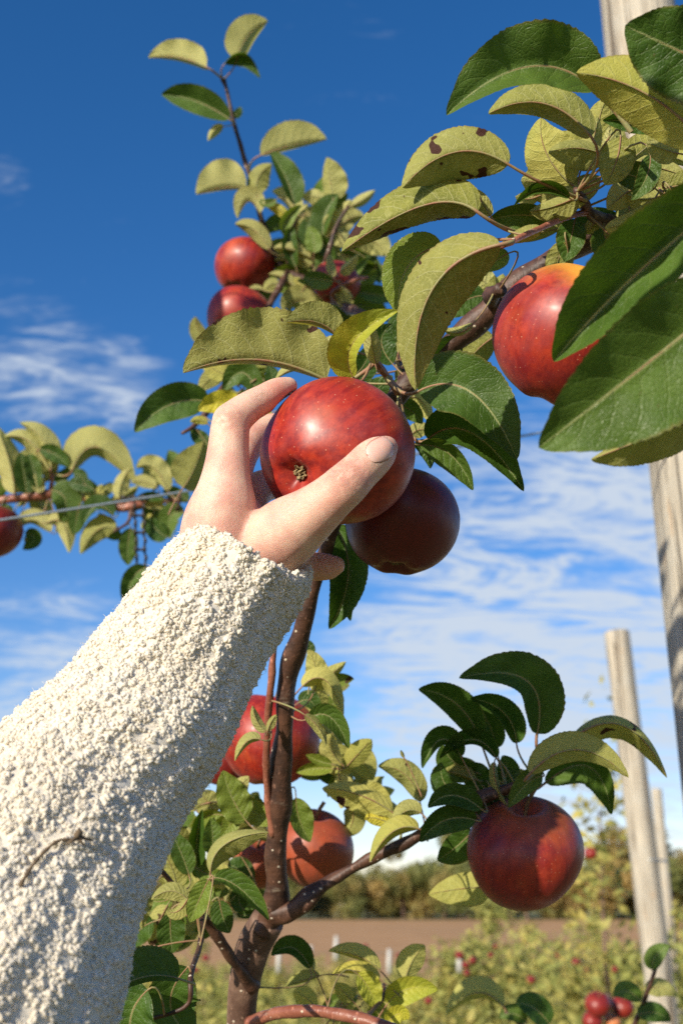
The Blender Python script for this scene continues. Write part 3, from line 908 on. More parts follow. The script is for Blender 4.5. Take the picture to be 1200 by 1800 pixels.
# bough added above the viewer, out of view, to shade the near right-hand leaves
def K(x, y, z): return C0 + CR * (x + .02) + CU * (y + .027) - CF * (z + .008)
kb = [(.46, .42, -.50, .006), (.25, .40, -.38, .0045), (.06, .345, -.27, .003), (-.06, .30, -.22, .002)]
S = crom([(*K(a, b, c), r) for a, b, c, r in kb], 7); v, f = tube(S[:, :3], S[:, 3], 10, .1)
mesh_obj('twig', v - np.array(T1.location), f, BARK, T1)
for i_, (bb, mm, tt2) in enumerate([((-.05, .305, -.215), (-.105, .285, -.235), (-.155, .25, -.245)), ((-.045, .30, -.21), (-.085, .255, -.20), (-.125, .215, -.19)),
                                    ((-.02, .31, -.22), (-.05, .335, -.245), (-.10, .345, -.27))]):
    blade(T1, K(*bb), K(*mm), K(*tt2), .036, .036, .2, .2, True, 0, (0, 0, .2), seed=900 + i_)
# long limb that carries the shoot against the sky
branch(T1, 'limb', [(712, 676, .65, 12), (690, 600, .80, 10), (650, 560, .95, 9), (600, 535, 1.05, 8), (556, 500, 1.14, 8), (505, 478, 1.18, 8), (478, 440, 1.19, 6.5), (455, 370, 1.19, 5),
                   (448, 335, 1.19, 4.4), (430, 280, 1.19, 4), (411, 215, 1.18, 3.7), (400, 163, 1.18, 3.4), (392, 140, 1.18, 4.4)], BARK, .14, 10)
branch(T1, 'twig', [(600, 535, 1.05, 5), (585, 515, 1.04, 5), (625, 492, 1.02, 4.2), (645, 488, 1.0, 3.5)], SHOOT, .1, 8)
branch(T1, 'twig', [(505, 478, 1.18, 6), (515, 425, 1.17, 5), (518, 380, 1.17, 4)], BARK, .1, 8)
branch(T1, 'twig', [(556, 500, 1.14, 5), (575, 450, 1.12, 4.5), (590, 400, 1.12, 3.5), (612, 362, 1.12, 3)], BARK, .1, 8)
branch(T1, 'twig', [(505, 478, 1.17, 6), (440, 600, 1.08, 6), (380, 700, 1.0, 6), (345, 745, .98, 5), (320, 762, .97, 3)], BARK, .12, 8)

# --- leaves against the sky (the tall shoot)
leaves(T1, '''
363 118 312 101 261 102 7 30 u pl=.9 e=1.20 hi=1
417 104 437 62 471 37 34 14 u pl=.7 hi=1
395 112 430 98 458 138 4 20 t hi=1
404 210 345 178 284 166 20 26 t pl=.15 hi=1
393 222 378 228 366 248 9 7 u pl=.8
410 205 418 198 423 187 7 7 t
458 273 520 254 574 245 42 5 u pl=.85 hi=1 W=44
433 330 388 330 345 342 3 46 u pl=.95 hi=1 W=47
453 345 454 313 478 288 17 20 u pl=.25 hi=1
517 360 502 312 474 266 12 25 t hi=1 pl=.15
586 352 580 315 574 276 14 30 u pl=.5 hi=1
618 362 640 350 659 334 10 9 u pl=.9
570 352 550 345 533 352 16 12 u pl=.9
568 415 572 375 594 342 24 12 t pl=.1 hi=1
583 408 603 378 614 350 16 24 u pl=.9 hi=1
457 375 436 352 418 385 2 24 u pl=.95
473 438 446 404 413 394 14 15 u pl=.6 hi=1
508 382 488 366 464 358 10 9 u y=.6 pl=.5
500 412 505 385 530 360 10 12 t pl=.7
520 470 508 430 515 395 12 14 t
588 462 560 425 530 442 16 14 t
576 432 572 462 560 494 19 20 t pl=.2 hi=1
612 432 592 410 574 412 20 14 u pl=.95
625 432 655 424 684 452 26 24 u pl=.75 hi=1
643 500 668 484 696 508 20 7 u pl=.95 hi=1
583 476 606 470 627 455 5 7 u pl=.5
620 478 650 470 672 482 12 3 u pl=.4
548 466 524 455 500 450 11 11 u pl=.45
523 512 500 490 472 482 7 12 u pl=.6
490 500 476 500 464 513 14 10 u pl=.25
547 528 530 505 516 488 12 15 u pl=.55 y=.25
548 532 520 530 496 548 3 25 u pl=.4
462 510 448 508 434 514 3 7 u pl=.7
604 520 632 522 657 548 12 22 t pl=.5
370 606 350 582 344 556 16 12 u pl=.2
486 350 470 358 455 352 6 9 t pl=.3
545 400 560 385 575 370 12 14 u pl=.7
555 440 540 410 545 380 16 16 t
600 395 620 382 640 380 14 12 u pl=.8
640 452 655 470 668 500 14 12 t
530 450 548 430 560 405 14 12 u pl=.5
''', 1.16)
clump(T1, 560, 455, 1.20, 40, 80, 62, 3, .95, dsp=.05)
clump(T1, 550, 395, 1.21, 18, 60, 60, 4, .95, dsp=.04)
clump(T1, 600, 520, 1.12, 14, 60, 62, 41, .5, dsp=.04)
clump(T1, 590, 492, 1.02, 7, 40, 46, 43, .7, dsp=.02)
clump(T1, 500, 500, 1.22, 8, 40, 50, 42, .6, dsp=.03)

# --- big near leaves
leaves(T1, '''
573 668 448 632 322 656 5 84 u d=.615 e=.60 hi=2 pl=.28 br=.35 W=86
591 590 556 566 503 566 8 38 u d=.58 e=.57 hi=2 pl=.25 br=.3
620 662 622 600 700 546 36 16 t d=.58 e=.56 hi=2 y=.62 pl=.5
661 640 652 600 647 560 14 15 u d=.575 e=.57 hi=1 pl=.75
879 430 758 512 730 686 56 50 u d=.50 e=.52 hi=2 pl=.12 br=.25
776 432 716 470 700 552 30 42 t d=.56 e=.57 hi=2 pl=.75 y=.12
838 372 742 362 600 443 30 46 u d=.53 e=.54 hi=2 pl=.0 br=1.0 attach=905,408,.555
893 289 798 268 707 330 46 42 u d=.53 e=.53 hi=2 pl=.25 br=.65 attach=1030,352,.555
1045 158 925 118 784 203 30 72 t d=.50 e=.49 hi=2 pl=.22
1038 240 955 182 858 200 22 36 u d=.52 e=.52 hi=2 pl=.1
1240 255 1135 165 1012 128 56 54 u d=.46 e=.47 hi=2 pl=.2 y=.30
1290 135 1190 88 1098 45 74 72 t d=.45 e=.45 hi=2
1005 325 960 270 950 207 40 50 u d=.56 hi=2 pl=.6 y=.30
1000 352 955 325 915 318 30 34 u d=.58 hi=1 pl=.75 y=.1
1000 348 950 332 903 362 8 14 t d=.54 hi=1
1015 345 975 362 930 372 26 14 u d=.55 hi=1 pl=.2
862 380 842 350 822 334 14 12 u d=.545 hi=1 pl=.4
965 385 912 378 855 388 26 18 t d=.56 hi=1 pl=.2
952 400 925 412 882 425 12 14 u d=.545 hi=1 pl=.2
893 445 872 458 850 478 16 17 t d=.58 hi=1 pl=.8
1090 240 1082 285 1062 325 30 30 u d=.53 hi=1 pl=.0
1078 292 1070 255 1070 222 12 16 u d=.55 hi=1 pl=.95
1142 272 1135 312 1108 352 20 18 t d=.52 hi=1
1115 330 1092 345 1066 368 20 26 u d=.56 hi=1 pl=.7
1192 270 1165 262 1136 250 24 20 u d=.50 hi=1 pl=.6
1152 228 1105 214 1058 212 18 16 t d=.53 hi=1 br=.3
1010 385 1002 422 992 460 26 24 t d=.59 hi=1
1060 402 1072 432 1108 458 36 28 t d=.585 hi=1
1062 405 1085 424 1118 446 12 8 u d=.57 hi=1 pl=.1
1050 385 1040 398 1030 412 12 12 u d=.59 pl=.6
1180 330 1140 350 1100 340 26 20 u d=.56 hi=1 pl=.2
1200 230 1180 180 1160 150 30 26 u d=.50 hi=1 pl=.2
1020 300 1040 250 1050 205 20 16 u d=.56 hi=1 pl=.3
1000 330 985 300 960 290 16 18 u d=.57 pl=.8
945 345 925 350 905 345 12 14 u d=.585 pl=.95
''', .52)
clump(T1, 1085, 290, .575, 10, 70, 95, 51, .5, .2, dsp=.02)
clump(T1, 1000, 400, .60, 7, 50, 75, 52, .2, dsp=.02)
clump(T1, 1160, 330, .56, 6, 50, 95, 53, .2, dsp=.02)
clump(T1, 700, 640, .68, 7, 60, 80, 54, .1, dsp=.02)
clump(T1, 850, 560, .69, 5, 40, 70, 55, .3, dsp=.02)
leaves(T1, '''
1300 330 1110 490 972 636 50 74 t d=.42 e=.43 hi=2 pl=.1
1310 500 1135 640 946 787 112 92 t d=.38 e=.39 hi=2 pl=.22 W=120
1270 715 1155 762 1038 808 46 14 u d=.42 e=.42 hi=2 pl=.35
735 688 828 690 908 808 62 46 t d=.60 e=.58 hi=2
752 772 830 762 920 864 36 30 t d=.62 e=.60 hi=2
737 782 792 800 831 862 16 26 t d=.61 hi=2 pl=.25
868 592 832 622 812 657 24 34 u d=.66 hi=1 pl=.1 br=.6
832 568 805 585 776 577 6 10 u d=.60 hi=1 pl=.55
810 598 772 628 735 682 34 20 t d=.64 hi=1
850 520 815 530 790 560 26 26 t d=.67 hi=1
868 510 845 490 828 478 22 20 u d=.68 hi=1 pl=.8
700 712 722 722 742 745 16 18 t d=.68 hi=1 pl=.3
715 700 740 705 757 745 14 18 u d=.70 hi=1 pl=.9 y=.2
718 768 738 755 758 762 14 14 u d=.70 hi=1 pl=.6
727 783 750 790 756 824 12 16 t d=.63 hi=1
590 925 612 1010 578 1106 34 32 t d=.69 e=.67 hi=2
585 1010 600 1040 616 1092 16 12 t d=.70 hi=1
568 602 582 610 596 628 18 16 u d=.66 hi=1 pl=.9
640 700 655 690 690 660 22 22 t d=.64 hi=1
690 640 670 600 690 570 20 24 t d=.66 hi=1
620 660 640 640 655 600 20 24 t d=.64 hi=1
700 620 720 590 760 570 20 24 u d=.68 hi=1 pl=.2
560 655 520 648 484 668 4 14 u d=.66 hi=1 pl=.7
575 625 555 612 520 612 16 16 u d=.68 hi=1 pl=.3
690 720 670 735 650 760 18 18 t d=.66 hi=1
''', .60)
# --- behind the index finger
leaves(T1, '''
366 706 298 712 237 760 28 34 t d=.92 e=.90 hi=2 pl=.1
428 740 392 708 348 722 26 22 t d=.86 hi=2 y=1.0 pl=.4
478 725 455 745 440 782 18 20 t d=.88 hi=1 y=.95
365 745 350 738 334 742 8 7 u d=.90 y=.3
322 858 342 822 358 776 40 26 u d=.96 hi=2 pl=.3
455 695 425 655 392 690 20 24 t d=.90 hi=1 pl=.15
400 660 378 650 360 640 18 18 u d=.92 pl=.5 y=.3
440 650 415 640 390 640 18 12 u d=.94 pl=.4 y=.4
470 690 478 665 470 640 12 14 t d=.92
420 690 400 700 372 690 14 14 u d=.9 pl=.4
395 655 370 665 350 690 16 16 u d=.93 pl=.5
372 790 352 770 335 755 12 14 t d=.98
420 730 440 700 440 675 20 20 u d=.95 pl=.4
''', .92)
clump(T1, 410, 670, 1.0, 9, 40, 60, 9, .5, .3)

# --- trunk right: leaves and the right spur
leaves(T1, '''
552 1215 556 1180 541 1142 18 22 u pl=.8 y=.2 hi=1 d=.74
531 1207 572 1196 603 1260 20 14 u pl=.85 y=.25 hi=1 d=.73
546 1150 545 1138 540 1124 7 8 t d=.75
525 1235 545 1232 560 1256 16 13 t d=.76
545 1262 582 1262 613 1316 20 16 t d=.69 hi=1 pl=.2
535 1256 560 1280 573 1312 9 9 u d=.68 pl=.4
590 1308 597 1340 604 1370 27 26 u d=.80 pl=.7 y=.3 hi=1
620 1312 640 1340 655 1372 22 24 u d=.82 pl=.7 y=.25 hi=1
738 1410 712 1362 664 1347 16 26 u d=.76 pl=.35 hi=1 br=.4
690 1428 628 1396 566 1386 28 20 u d=.74 pl=.75 y=.3 hi=1 br=.5
736 1457 690 1462 650 1516 10 22 u d=.70 pl=.4 y=.3 hi=1
740 1430 715 1425 690 1447 10 18 u d=.73 pl=.5
690 1450 660 1438 640 1440 12 10 u d=.74 y=.9 pl=.5
520 1402 526 1440 545 1480 24 16 t d=.76 pl=.4 y=.1 hi=1
458 1300 434 1304 413 1338 6 13 u d=.67 pl=.45 hi=1
468 1286 452 1268 444 1240 10 8 u d=.68 pl=.6
470 1286 476 1270 486 1256 6 8 u d=.68 pl=.4
565 1330 580 1355 600 1380 24 24 t d=.84
640 1390 660 1400 690 1430 20 20 u d=.80 pl=.6 y=.3
''', .74)
clump(T1, 590, 1330, .86, 8, 35, 60, 12, .6, .3, dsp=.03)
leaves(T1, '''
943 1290 924 1196 806 1192 28 44 t d=.70 e=.69 hi=2 W=50
842 1298 800 1236 735 1212 26 26 t hi=2 d=.72
907 1306 884 1252 826 1228 14 26 t hi=2 d=.71
872 1315 858 1270 835 1232 16 22 t hi=1 d=.73
872 1332 828 1300 772 1334 8 20 t hi=2 d=.715
810 1330 775 1300 742 1351 10 22 t hi=2 d=.715
810 1402 780 1375 776 1340 22 18 t hi=1 d=.72
865 1400 835 1365 820 1338 24 24 t hi=1 d=.74
880 1385 890 1355 882 1328 22 22 t hi=1 d=.74
953 1365 925 1378 893 1420 16 20 t hi=2 d=.695 pl=.35
868 1340 872 1380 892 1418 6 9 u hi=1 d=.70 pl=.3
931 1360 1014 1318 1104 1367 32 20 u hi=2 d=.67 pl=.40 y=.1 W=36
1004 1300 1095 1276 1172 1368 12 28 u hi=2 d=.72 pl=.5 y=.25 br=.7
958 1376 1035 1348 1074 1432 20 32 t hi=2 d=.74 pl=.15
845 1422 795 1398 752 1420 16 22 t hi=1 d=.686
835 1442 782 1442 738 1480 24 22 t hi=2 d=.686
832 1458 802 1488 768 1512 28 22 t hi=1 d=.74
862 1560 812 1562 753 1572 30 26 u hi=2 d=.78 pl=.45 y=.2
870 1420 840 1425 800 1440 24 24 t hi=1 d=.73
900 1395 870 1400 840 1390 18 18 t hi=1 d=.72
710 1332 707 1326 704 1318 3 3 u
''', .70)

# --- lower left of the trunk
leaves(T1, '''
432 1442 408 1402 392 1354 26 30 t pl=.55 y=.1 hi=1 d=.74
465 1450 458 1425 450 1396 12 12 t pl=.6 d=.76
350 1542 346 1482 356 1422 16 14 t hi=1 d=.76
374 1502 374 1470 370 1438 16 20 t pl=.5 hi=1 d=.74
370 1534 396 1484 472 1463 14 26 u pl=.35 hi=2 d=.66
367 1546 350 1582 334 1621 20 20 t pl=.55 y=.1 hi=2 d=.64
378 1543 422 1562 472 1618 24 8 t pl=.2 hi=2 d=.65
386 1582 392 1612 404 1640 18 20 t hi=1 d=.70
330 1582 300 1566 266 1582 16 14 u pl=.3 hi=1 d=.66
330 1580 312 1602 292 1600 14 8 u pl=.3 hi=1 d=.65
300 1605 300 1640 304 1676 26 24 t hi=1 d=.69
262 1568 252 1600 250 1634 14 14 u pl=.1 hi=1 d=.68
270 1620 240 1640 212 1680 24 22 t hi=1 d=.72
332 1536 318 1498 300 1462 18 20 t hi=1 d=.72 pl=.25
312 1720 238 1722 156 1776 10 46 t d=.52 e=.50 hi=2 pl=.12
330 1700 300 1770 350 1830 50 40 t d=.56 hi=2
260 1740 230 1790 240 1850 50 60 t d=.54 hi=2
180 1720 168 1745 156 1770 12 12 u d=.58 pl=.5 y=.2 hi=1
230 1790 180 1780 140 1820 34 30 t d=.55 hi=1
300 1490 280 1450 275 1420 20 24 t d=.78
345 1425 330 1400 335 1370 14 14 u d=.78 pl=.4
420 1500 400 1490 375 1510 22 16 t d=.80
440 1560 420 1530 400 1520 20 22 t d=.82
430 1600 420 1575 440 1540 16 18 t d=.80
235 1680 200 1700 170 1720 24 24 t d=.64
380 1430 365 1410 350 1390 22 22 u d=.80 pl=.3
340 1420 320 1440 300 1480 18 18 t d=.80 pl=.3
''', .70)
clump(T1, 360, 1480, .86, 14, 60, 70, 15, .6, .15, dsp=.04)
clump(T1, 250, 1640, .78, 10, 50, 70, 16, .2, dsp=.03)
clump(T1, 430, 1440, .90, 8, 40, 60, 17, .6, dsp=.03)
clump(T1, 405, 1420, .76, 7, 40, 66, 61, .8, .2, dsp=.02)
clump(T1, 330, 1510, .76, 7, 40, 62, 62, .7, .2, dsp=.02)
clump(T1, 600, 1350, .78, 6, 35, 62, 63, .9, .3, dsp=.02)
clump(T1, 545, 1200, .80, 5, 30, 55, 64, .8, .2, dsp=.02)
clump(T1, 310, 1580, .74, 9, 45, 70, 18, .5, .1, dsp=.03)
clump(T1, 400, 1600, .80, 7, 40, 60, 19, .4, dsp=.03)
clump(T1, 620, 1400, .86, 8, 45, 66, 20, .8, .3, dsp=.03)
clump(T1, 560, 1260, .86, 6, 35, 60, 24, .6, .2, dsp=.03)
clump(T1, 640, 1750, .82, 8, 55, 55, 25, .9, .5, dsp=.03)
clump(T1, 850, 1370, .745, 8, 50, 70, 26, .1, dsp=.015)
# --- low foreground sprig, lower middle
leaves(T1, '''
545 1702 514 1666 477 1680 12 20 t d=.76 hi=1
552 1705 544 1688 538 1672 8 8 u d=.77 pl=.95
562 1715 530 1724 502 1734 4 15 u d=.78 pl=.3 hi=1
668 1706 628 1680 577 1672 6 20 u d=.76 pl=.95 y=.35 hi=1
668 1722 625 1706 584 1712 6 16 u d=.74 pl=.6 y=.55 hi=1
628 1712 648 1738 661 1773 22 18 t d=.72 pl=.7 y=.6 hi=1
712 1722 724 1690 746 1661 26 18 u d=.78 pl=.9 y=.2 hi=1
681 1764 718 1738 769 1740 20 24 t d=.74 pl=.7 y=.65 hi=1
620 1760 605 1745 588 1728 13 14 u d=.78 pl=.5 y=.3
600 1765 612 1748 628 1738 10 10 u d=.79 pl=.6
556 1772 535 1752 514 1744 16 18 u d=.88 pl=.5 y=.3
680 1800 700 1782 718 1792 14 18 t d=.72 y=.9 pl=.8
590 1780 600 1772 612 1768 10 10 u d=.80 pl=.6
''', .76)
_b = P(1010, 1960, 1.12)
T3 = empty('apple_tree', Vector((_b.x, _b.y, gz(_b.y))), 'small young apple tree poking up at the bottom edge before the wooden posts', 'tree')
seg_world(T3, 'trunk', [(_b.x, _b.y, -.15, .014), (_b.x, _b.y, .4, .012), (_b.x, _b.y, .8, .010), (_b.x, _b.y, 1.05, .009), (_b.x, _b.y, _b.z, .007)], TRUNKBARK, 12)
branch(T3, 'side_branch', [(1010, 1960, 1.12, 11), (975, 1880, 1.08, 8), (960, 1825, 1.04, 6), (920, 1805, 1.02, 4), (888, 1778, 1.0, 3)], BARK, .1, 8)
branch(T3, 'side_branch', [(1010, 1960, 1.12, 11), (1075, 1880, 1.12, 7), (1115, 1800, 1.11, 5), (1140, 1735, 1.10, 3.5), (1152, 1700, 1.10, 3)], BARK, .1, 8)
leaves(T3, '''
885 1770 835 1745 783 1786 10 26 u d=1.0 pl=.6 y=.2
965 1800 935 1770 905 1765 18 26 t d=1.0
925 1795 900 1782 878 1790 12 16 t d=1.0 pl=.3
1145 1705 1152 1680 1176 1662 16 14 t d=1.1 pl=.4
1125 1760 1100 1742 1078 1752 14 16 t d=1.1 pl=.3
1135 1745 1160 1735 1190 1752 14 16 u d=1.1 pl=.6
1120 1785 1150 1780 1178 1796 16 16 t d=1.1
''', 1.05)
branch(T1, 'twig', [(640, 1793, .67, 5), (655, 1775, .70, 4), (672, 1755, .73, 3.5), (675, 1730, .75, 3)], BARK, .1, 8)
# ------------------------------------------------------------------ neighbouring tree on the left wire
T2 = empty('apple_tree', Vector((P(-420, 900, 1.30).x, P(-420, 900, 1.30).y, gz(1.3))), 'neighbouring apple tree reaching in along the wire from the left edge', 'tree')
q = T2.location
seg_world(T2, 'trunk', [(q.x, q.y, -.1, .03), (q.x, q.y, .8, .024), (q.x + .01, q.y, 1.5, .018), (q.x, q.y, 2.1, .012)], TRUNKBARK, 14)
branch(T2, 'side_branch', [(-420, 1010, 1.30, 14), (-200, 930, 1.30, 12), (-60, 888, 1.30, 10), (0, 880, 1.30, 8.5), (70, 872, 1.30, 8), (110, 868, 1.30, 7), (160, 880, 1.30, 6), (205, 892, 1.30, 8), (240, 888, 1.30, 7), (290, 880, 1.31, 5), (330, 880, 1.31, 3)], SHOOT, .14, 12)
branch(T2, 'twig', [(88, 870, 1.30, 5), (92, 845, 1.30, 4), (90, 826, 1.30, 3)], SHOOT, .1, 8)
branch(T2, 'twig', [(232, 890, 1.30, 5), (225, 918, 1.29, 3), (200, 935, 1.28, 2.5)], BARK, .1, 8)
branch(T2, 'twig', [(290, 880, 1.31, 4), (310, 895, 1.29, 3), (318, 870, 1.28, 2.5)], BARK, .1, 8)
leaves(T2, '''
90 826 78 775 35 743 12 24 u pl=.95 hi=1
88 826 52 776 8 768 14 18 u pl=.85 hi=1
127 827 172 786 238 848 34 18 u pl=.6 hi=1
26 868 18 815 -6 748 20 24 u pl=.95 hi=1
48 868 42 830 36 796 18 20 t hi=1
72 866 68 848 66 830 11 11 u pl=.95
66 860 58 820 50 798 14 14 t pl=.1
92 862 116 880 106 918 28 22 t hi=1 pl=.15
85 918 112 922 122 972 18 16 u pl=.95 hi=1
90 935 58 914 32 930 8 20 u pl=.95 hi=1
45 935 60 948 40 966 14 16 t
138 895 134 918 130 940 14 14 t hi=1
200 908 170 890 146 926 6 22 t
203 930 172 932 142 974 20 20 u pl=.3 hi=1
231 928 225 960 226 994 17 16 t pl=.1 hi=1
210 876 214 850 229 822 13 14 u pl=.95 hi=1
275 856 252 846 230 848 11 12 u pl=.85
295 862 270 822 240 823 12 20 u pl=.75 hi=1
290 878 262 872 237 880 9 8 t
288 895 270 886 252 893 10 10 u pl=.6
268 905 258 915 248 930 6 7 u pl=.8 y=.4
324 902 300 908 300 946 18 20 t pl=.4 hi=1
295 945 275 930 262 908 18 16 t
332 880 322 872 312 862 10 10 t
258 998 232 1020 222 1068 14 18 t hi=1 pl=.1 d=1.2
70 790 100 800 120 822 14 14 t
150 850 140 835 128 830 12 12 t
175 868 165 880 150 872 10 10 u pl=.95 y=.5
180 872 176 860 182 852 6 6 u pl=.9 y=.4
165 860 140 850 120 850 12 14 t
20 905 10 895 -5 900 10 10 t
''', 1.29)
clump(T2, 75, 850, 1.33, 9, 40, 50, 21, .6, dsp=.03)
clump(T2, 270, 870, 1.34, 9, 40, 42, 22, .5, dsp=.03)
clump(T2, 15, 830, 1.33, 7, 35, 60, 23, .9, dsp=.03)
clump(T2, 180, 890, 1.34, 8, 40, 46, 27, .5, dsp=.03)
clump(T2, 310, 850, 1.34, 7, 35, 46, 28, .6, dsp=.03)
_c = C0 + CR * -.33 + CU * .54 + CF * .66  # bough added out of view, with its leaves, to shade the right post
world_clump(T2, _c, 46, .13, .085, 700)
_q = np.array(T2.location)
seg_world(T2, 'side_branch', [(_q[0], _q[1], 1.9, .011), (_c.x - .15, _c.y + .1, _c.z - .08, .008), (_c.x, _c.y, _c.z, .005), (_c.x + .08, _c.y - .05, _c.z + .05, .003)], BARK, 10)
# chain tie that holds the branch to the wire
parts = []
for sx in (-1, 1):
    for k in range(9):
        y0 = 868 + k * 15; xx = 243 + sx * 7 + (k % 2) * 1.5 + k * .6
        S = np.array([P(xx, y0, 1.28), P(xx + sx * 1.5, y0 + 8, 1.28), P(xx, y0 + 15, 1.28)])
        v, f = tube(S, np.array([.0014, .0022, .0014]), 6); parts.append((v, f, 0))
        if k % 2 == 0:
            S = np.array([P(xx, y0 + 7, 1.28), P(xx - sx * 12, y0 + 9, 1.285)]); v, f = tube(S, .0015, 5); parts.append((v, f, 0))
for k in range(5):
    S = np.array([P(214 + k * 9, 872 + (k % 2) * 6, 1.275), P(224 + k * 9, 878 - (k % 2) * 6, 1.275)]); v, f = tube(S, .002, 6); parts.append((v, f, 0))
v, f, mi = join_parts(parts)
o0 = np.array(P(243, 900, 1.28)); o = mesh_obj('plastic_tie', v - o0, f, TIE, None, o0)
tag(o, 'dark plastic chain tie dangling from the left wire beside the sleeve', 'tie')

# ------------------------------------------------------------------ apples
AC = (590, 797, .57)
apple(*AC, 134, (.60, .36, -.72), 'large glossy red apple gripped by the hand, dry calyx showing', 1, stem=.4, cheek=.3, squash=1.04)
apple(706, 917, .628, 100, (.15, .85, -.35), 'very dark shaded apple hanging just behind the gripped apple', 2, dark=.85, squash=1.05)  # skin darkened and bloom cut to paint in the gripped apple's shadow
apple(1012, 594, .535, 141, (.35, .90, .20), 'big orange red apple with yellow shoulder beside the right post', 3, cheek=1.0, squash=1.02)
apple(921, 1499, .706, 103, (.0, .95, .15), 'dark red apple at lower right, one side lit under dark leaves', 4, dark=.25, cheek=.2, squash=1.02)
apple(475, 1300, .82, 89, (.1, .9, -.2), 'red apple hanging directly behind the dark trunk', 5, squash=1.03)
apple(552, 1492, .84, 70, (.05, .95, .1), 'orange brown apple between trunk and right side branch', 6, pale=.22, dark=.3, squash=1.06)
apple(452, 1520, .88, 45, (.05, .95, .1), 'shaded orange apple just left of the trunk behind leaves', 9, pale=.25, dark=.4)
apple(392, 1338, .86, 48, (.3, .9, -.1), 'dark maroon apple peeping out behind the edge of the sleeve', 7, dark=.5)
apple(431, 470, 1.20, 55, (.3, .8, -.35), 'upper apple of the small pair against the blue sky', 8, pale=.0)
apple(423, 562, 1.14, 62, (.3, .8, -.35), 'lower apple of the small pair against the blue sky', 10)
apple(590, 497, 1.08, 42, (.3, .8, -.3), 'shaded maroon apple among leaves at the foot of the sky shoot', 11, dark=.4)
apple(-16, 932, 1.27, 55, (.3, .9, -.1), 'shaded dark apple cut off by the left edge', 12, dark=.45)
# soft apples of the rows beyond
lab = 'small out of focus red apple among the far orchard foliage'
far = [(807, 1655, 7.0, 9), (830, 1664, 7.0, 8), (818, 1672, 7.0, 8), (742, 1662, 7.5, 7), (642, 1640, 9, 6), (862, 1655, 8, 6), (1012, 1667, 7, 9), (933, 1722, 5.6, 9),
       (753, 1759, 5, 8), (903, 1780, 4.2, 14), (1030, 1707, 6.5, 6), (1080, 1680, 7, 7), (820, 1710, 6, 7), (715, 1745, 6, 6), (980, 1655, 8, 6), (362, 1660, 6.5, 7), (345, 1705, 6, 6),
       (1150, 1700, 6, 6), (1010, 1690, 7, 6), (870, 1640, 9, 5), (700, 1655, 9, 5)]
for i, (px, py, d, r) in enumerate(far):
    py += 24 if py < 1690 else 0
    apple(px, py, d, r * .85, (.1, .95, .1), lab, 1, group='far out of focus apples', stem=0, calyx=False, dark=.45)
apple(1050, 1766, 3.0, 23, (.1, .9, .1), 'round red apple in the bottom right pair, the left one', 13, stem=.3, dark=.4)
apple(1093, 1770, 3.05, 20, (.1, .9, .1), 'round red apple in the bottom right pair, the right one', 14, stem=.3, dark=.45)
apple(1041, 1795, 3.0, 18, (.1, .9, .1), 'red apple at the bottom edge under the bottom right pair', 15, stem=.3, dark=.35)
apple(1075, 1796, 3.02, 15, (.1, .9, .1), 'yellow orange apple at the bottom edge under the bottom right pair', 16, stem=.3, pale=.9, cheek=1)
apple(1037, 1500, 6.0, 11, (.1, .9, .1), 'small brown red apple on the tall young tree between near apple and post', 17, stem=0, dark=.3, calyx=False)
# ------------------------------------------------------------------ the person: hand, forearm, sleeve
ME = empty('person', P(-300, 2150, .33), 'person reaching in from lower left in cream fleece sleeve, bare hand gripping an apple', 'person')
def chain(nodes):
    w_ = []
    for px, py, d, r in nodes:
        p = P(px, py, d); w_.append((p.x, p.y, p.z, r * d / F))
    S = crom(w_, 8)
    V, f = tube(S[:, :3], S[:, 3], 20, cap=True)
    return V, f, S
def ball(px, py, d, r, sq=(1, 1, 1)):
    p = P(px, py, d); R = r * d / F
    V = []; f = []; n, m_ = 12, 18
    for i in range(n + 1):
        for j in range(m_):
            a = math.pi * i / n; b = 2 * math.pi * j / m_
            q_ = CR * (math.sin(a) * math.cos(b) * sq[0]) + CU * (math.sin(a) * math.sin(b) * sq[1]) - CF * (math.cos(a) * sq[2])
            V.append(p + q_ * R)
    for i in range(n):
        for j in range(m_):
            f.append((i * m_ + j, (i + 1) * m_ + j, (i + 1) * m_ + (j + 1) % m_, i * m_ + (j + 1) % m_))
    return np.array([tuple(v) for v in V]), f
parts = []
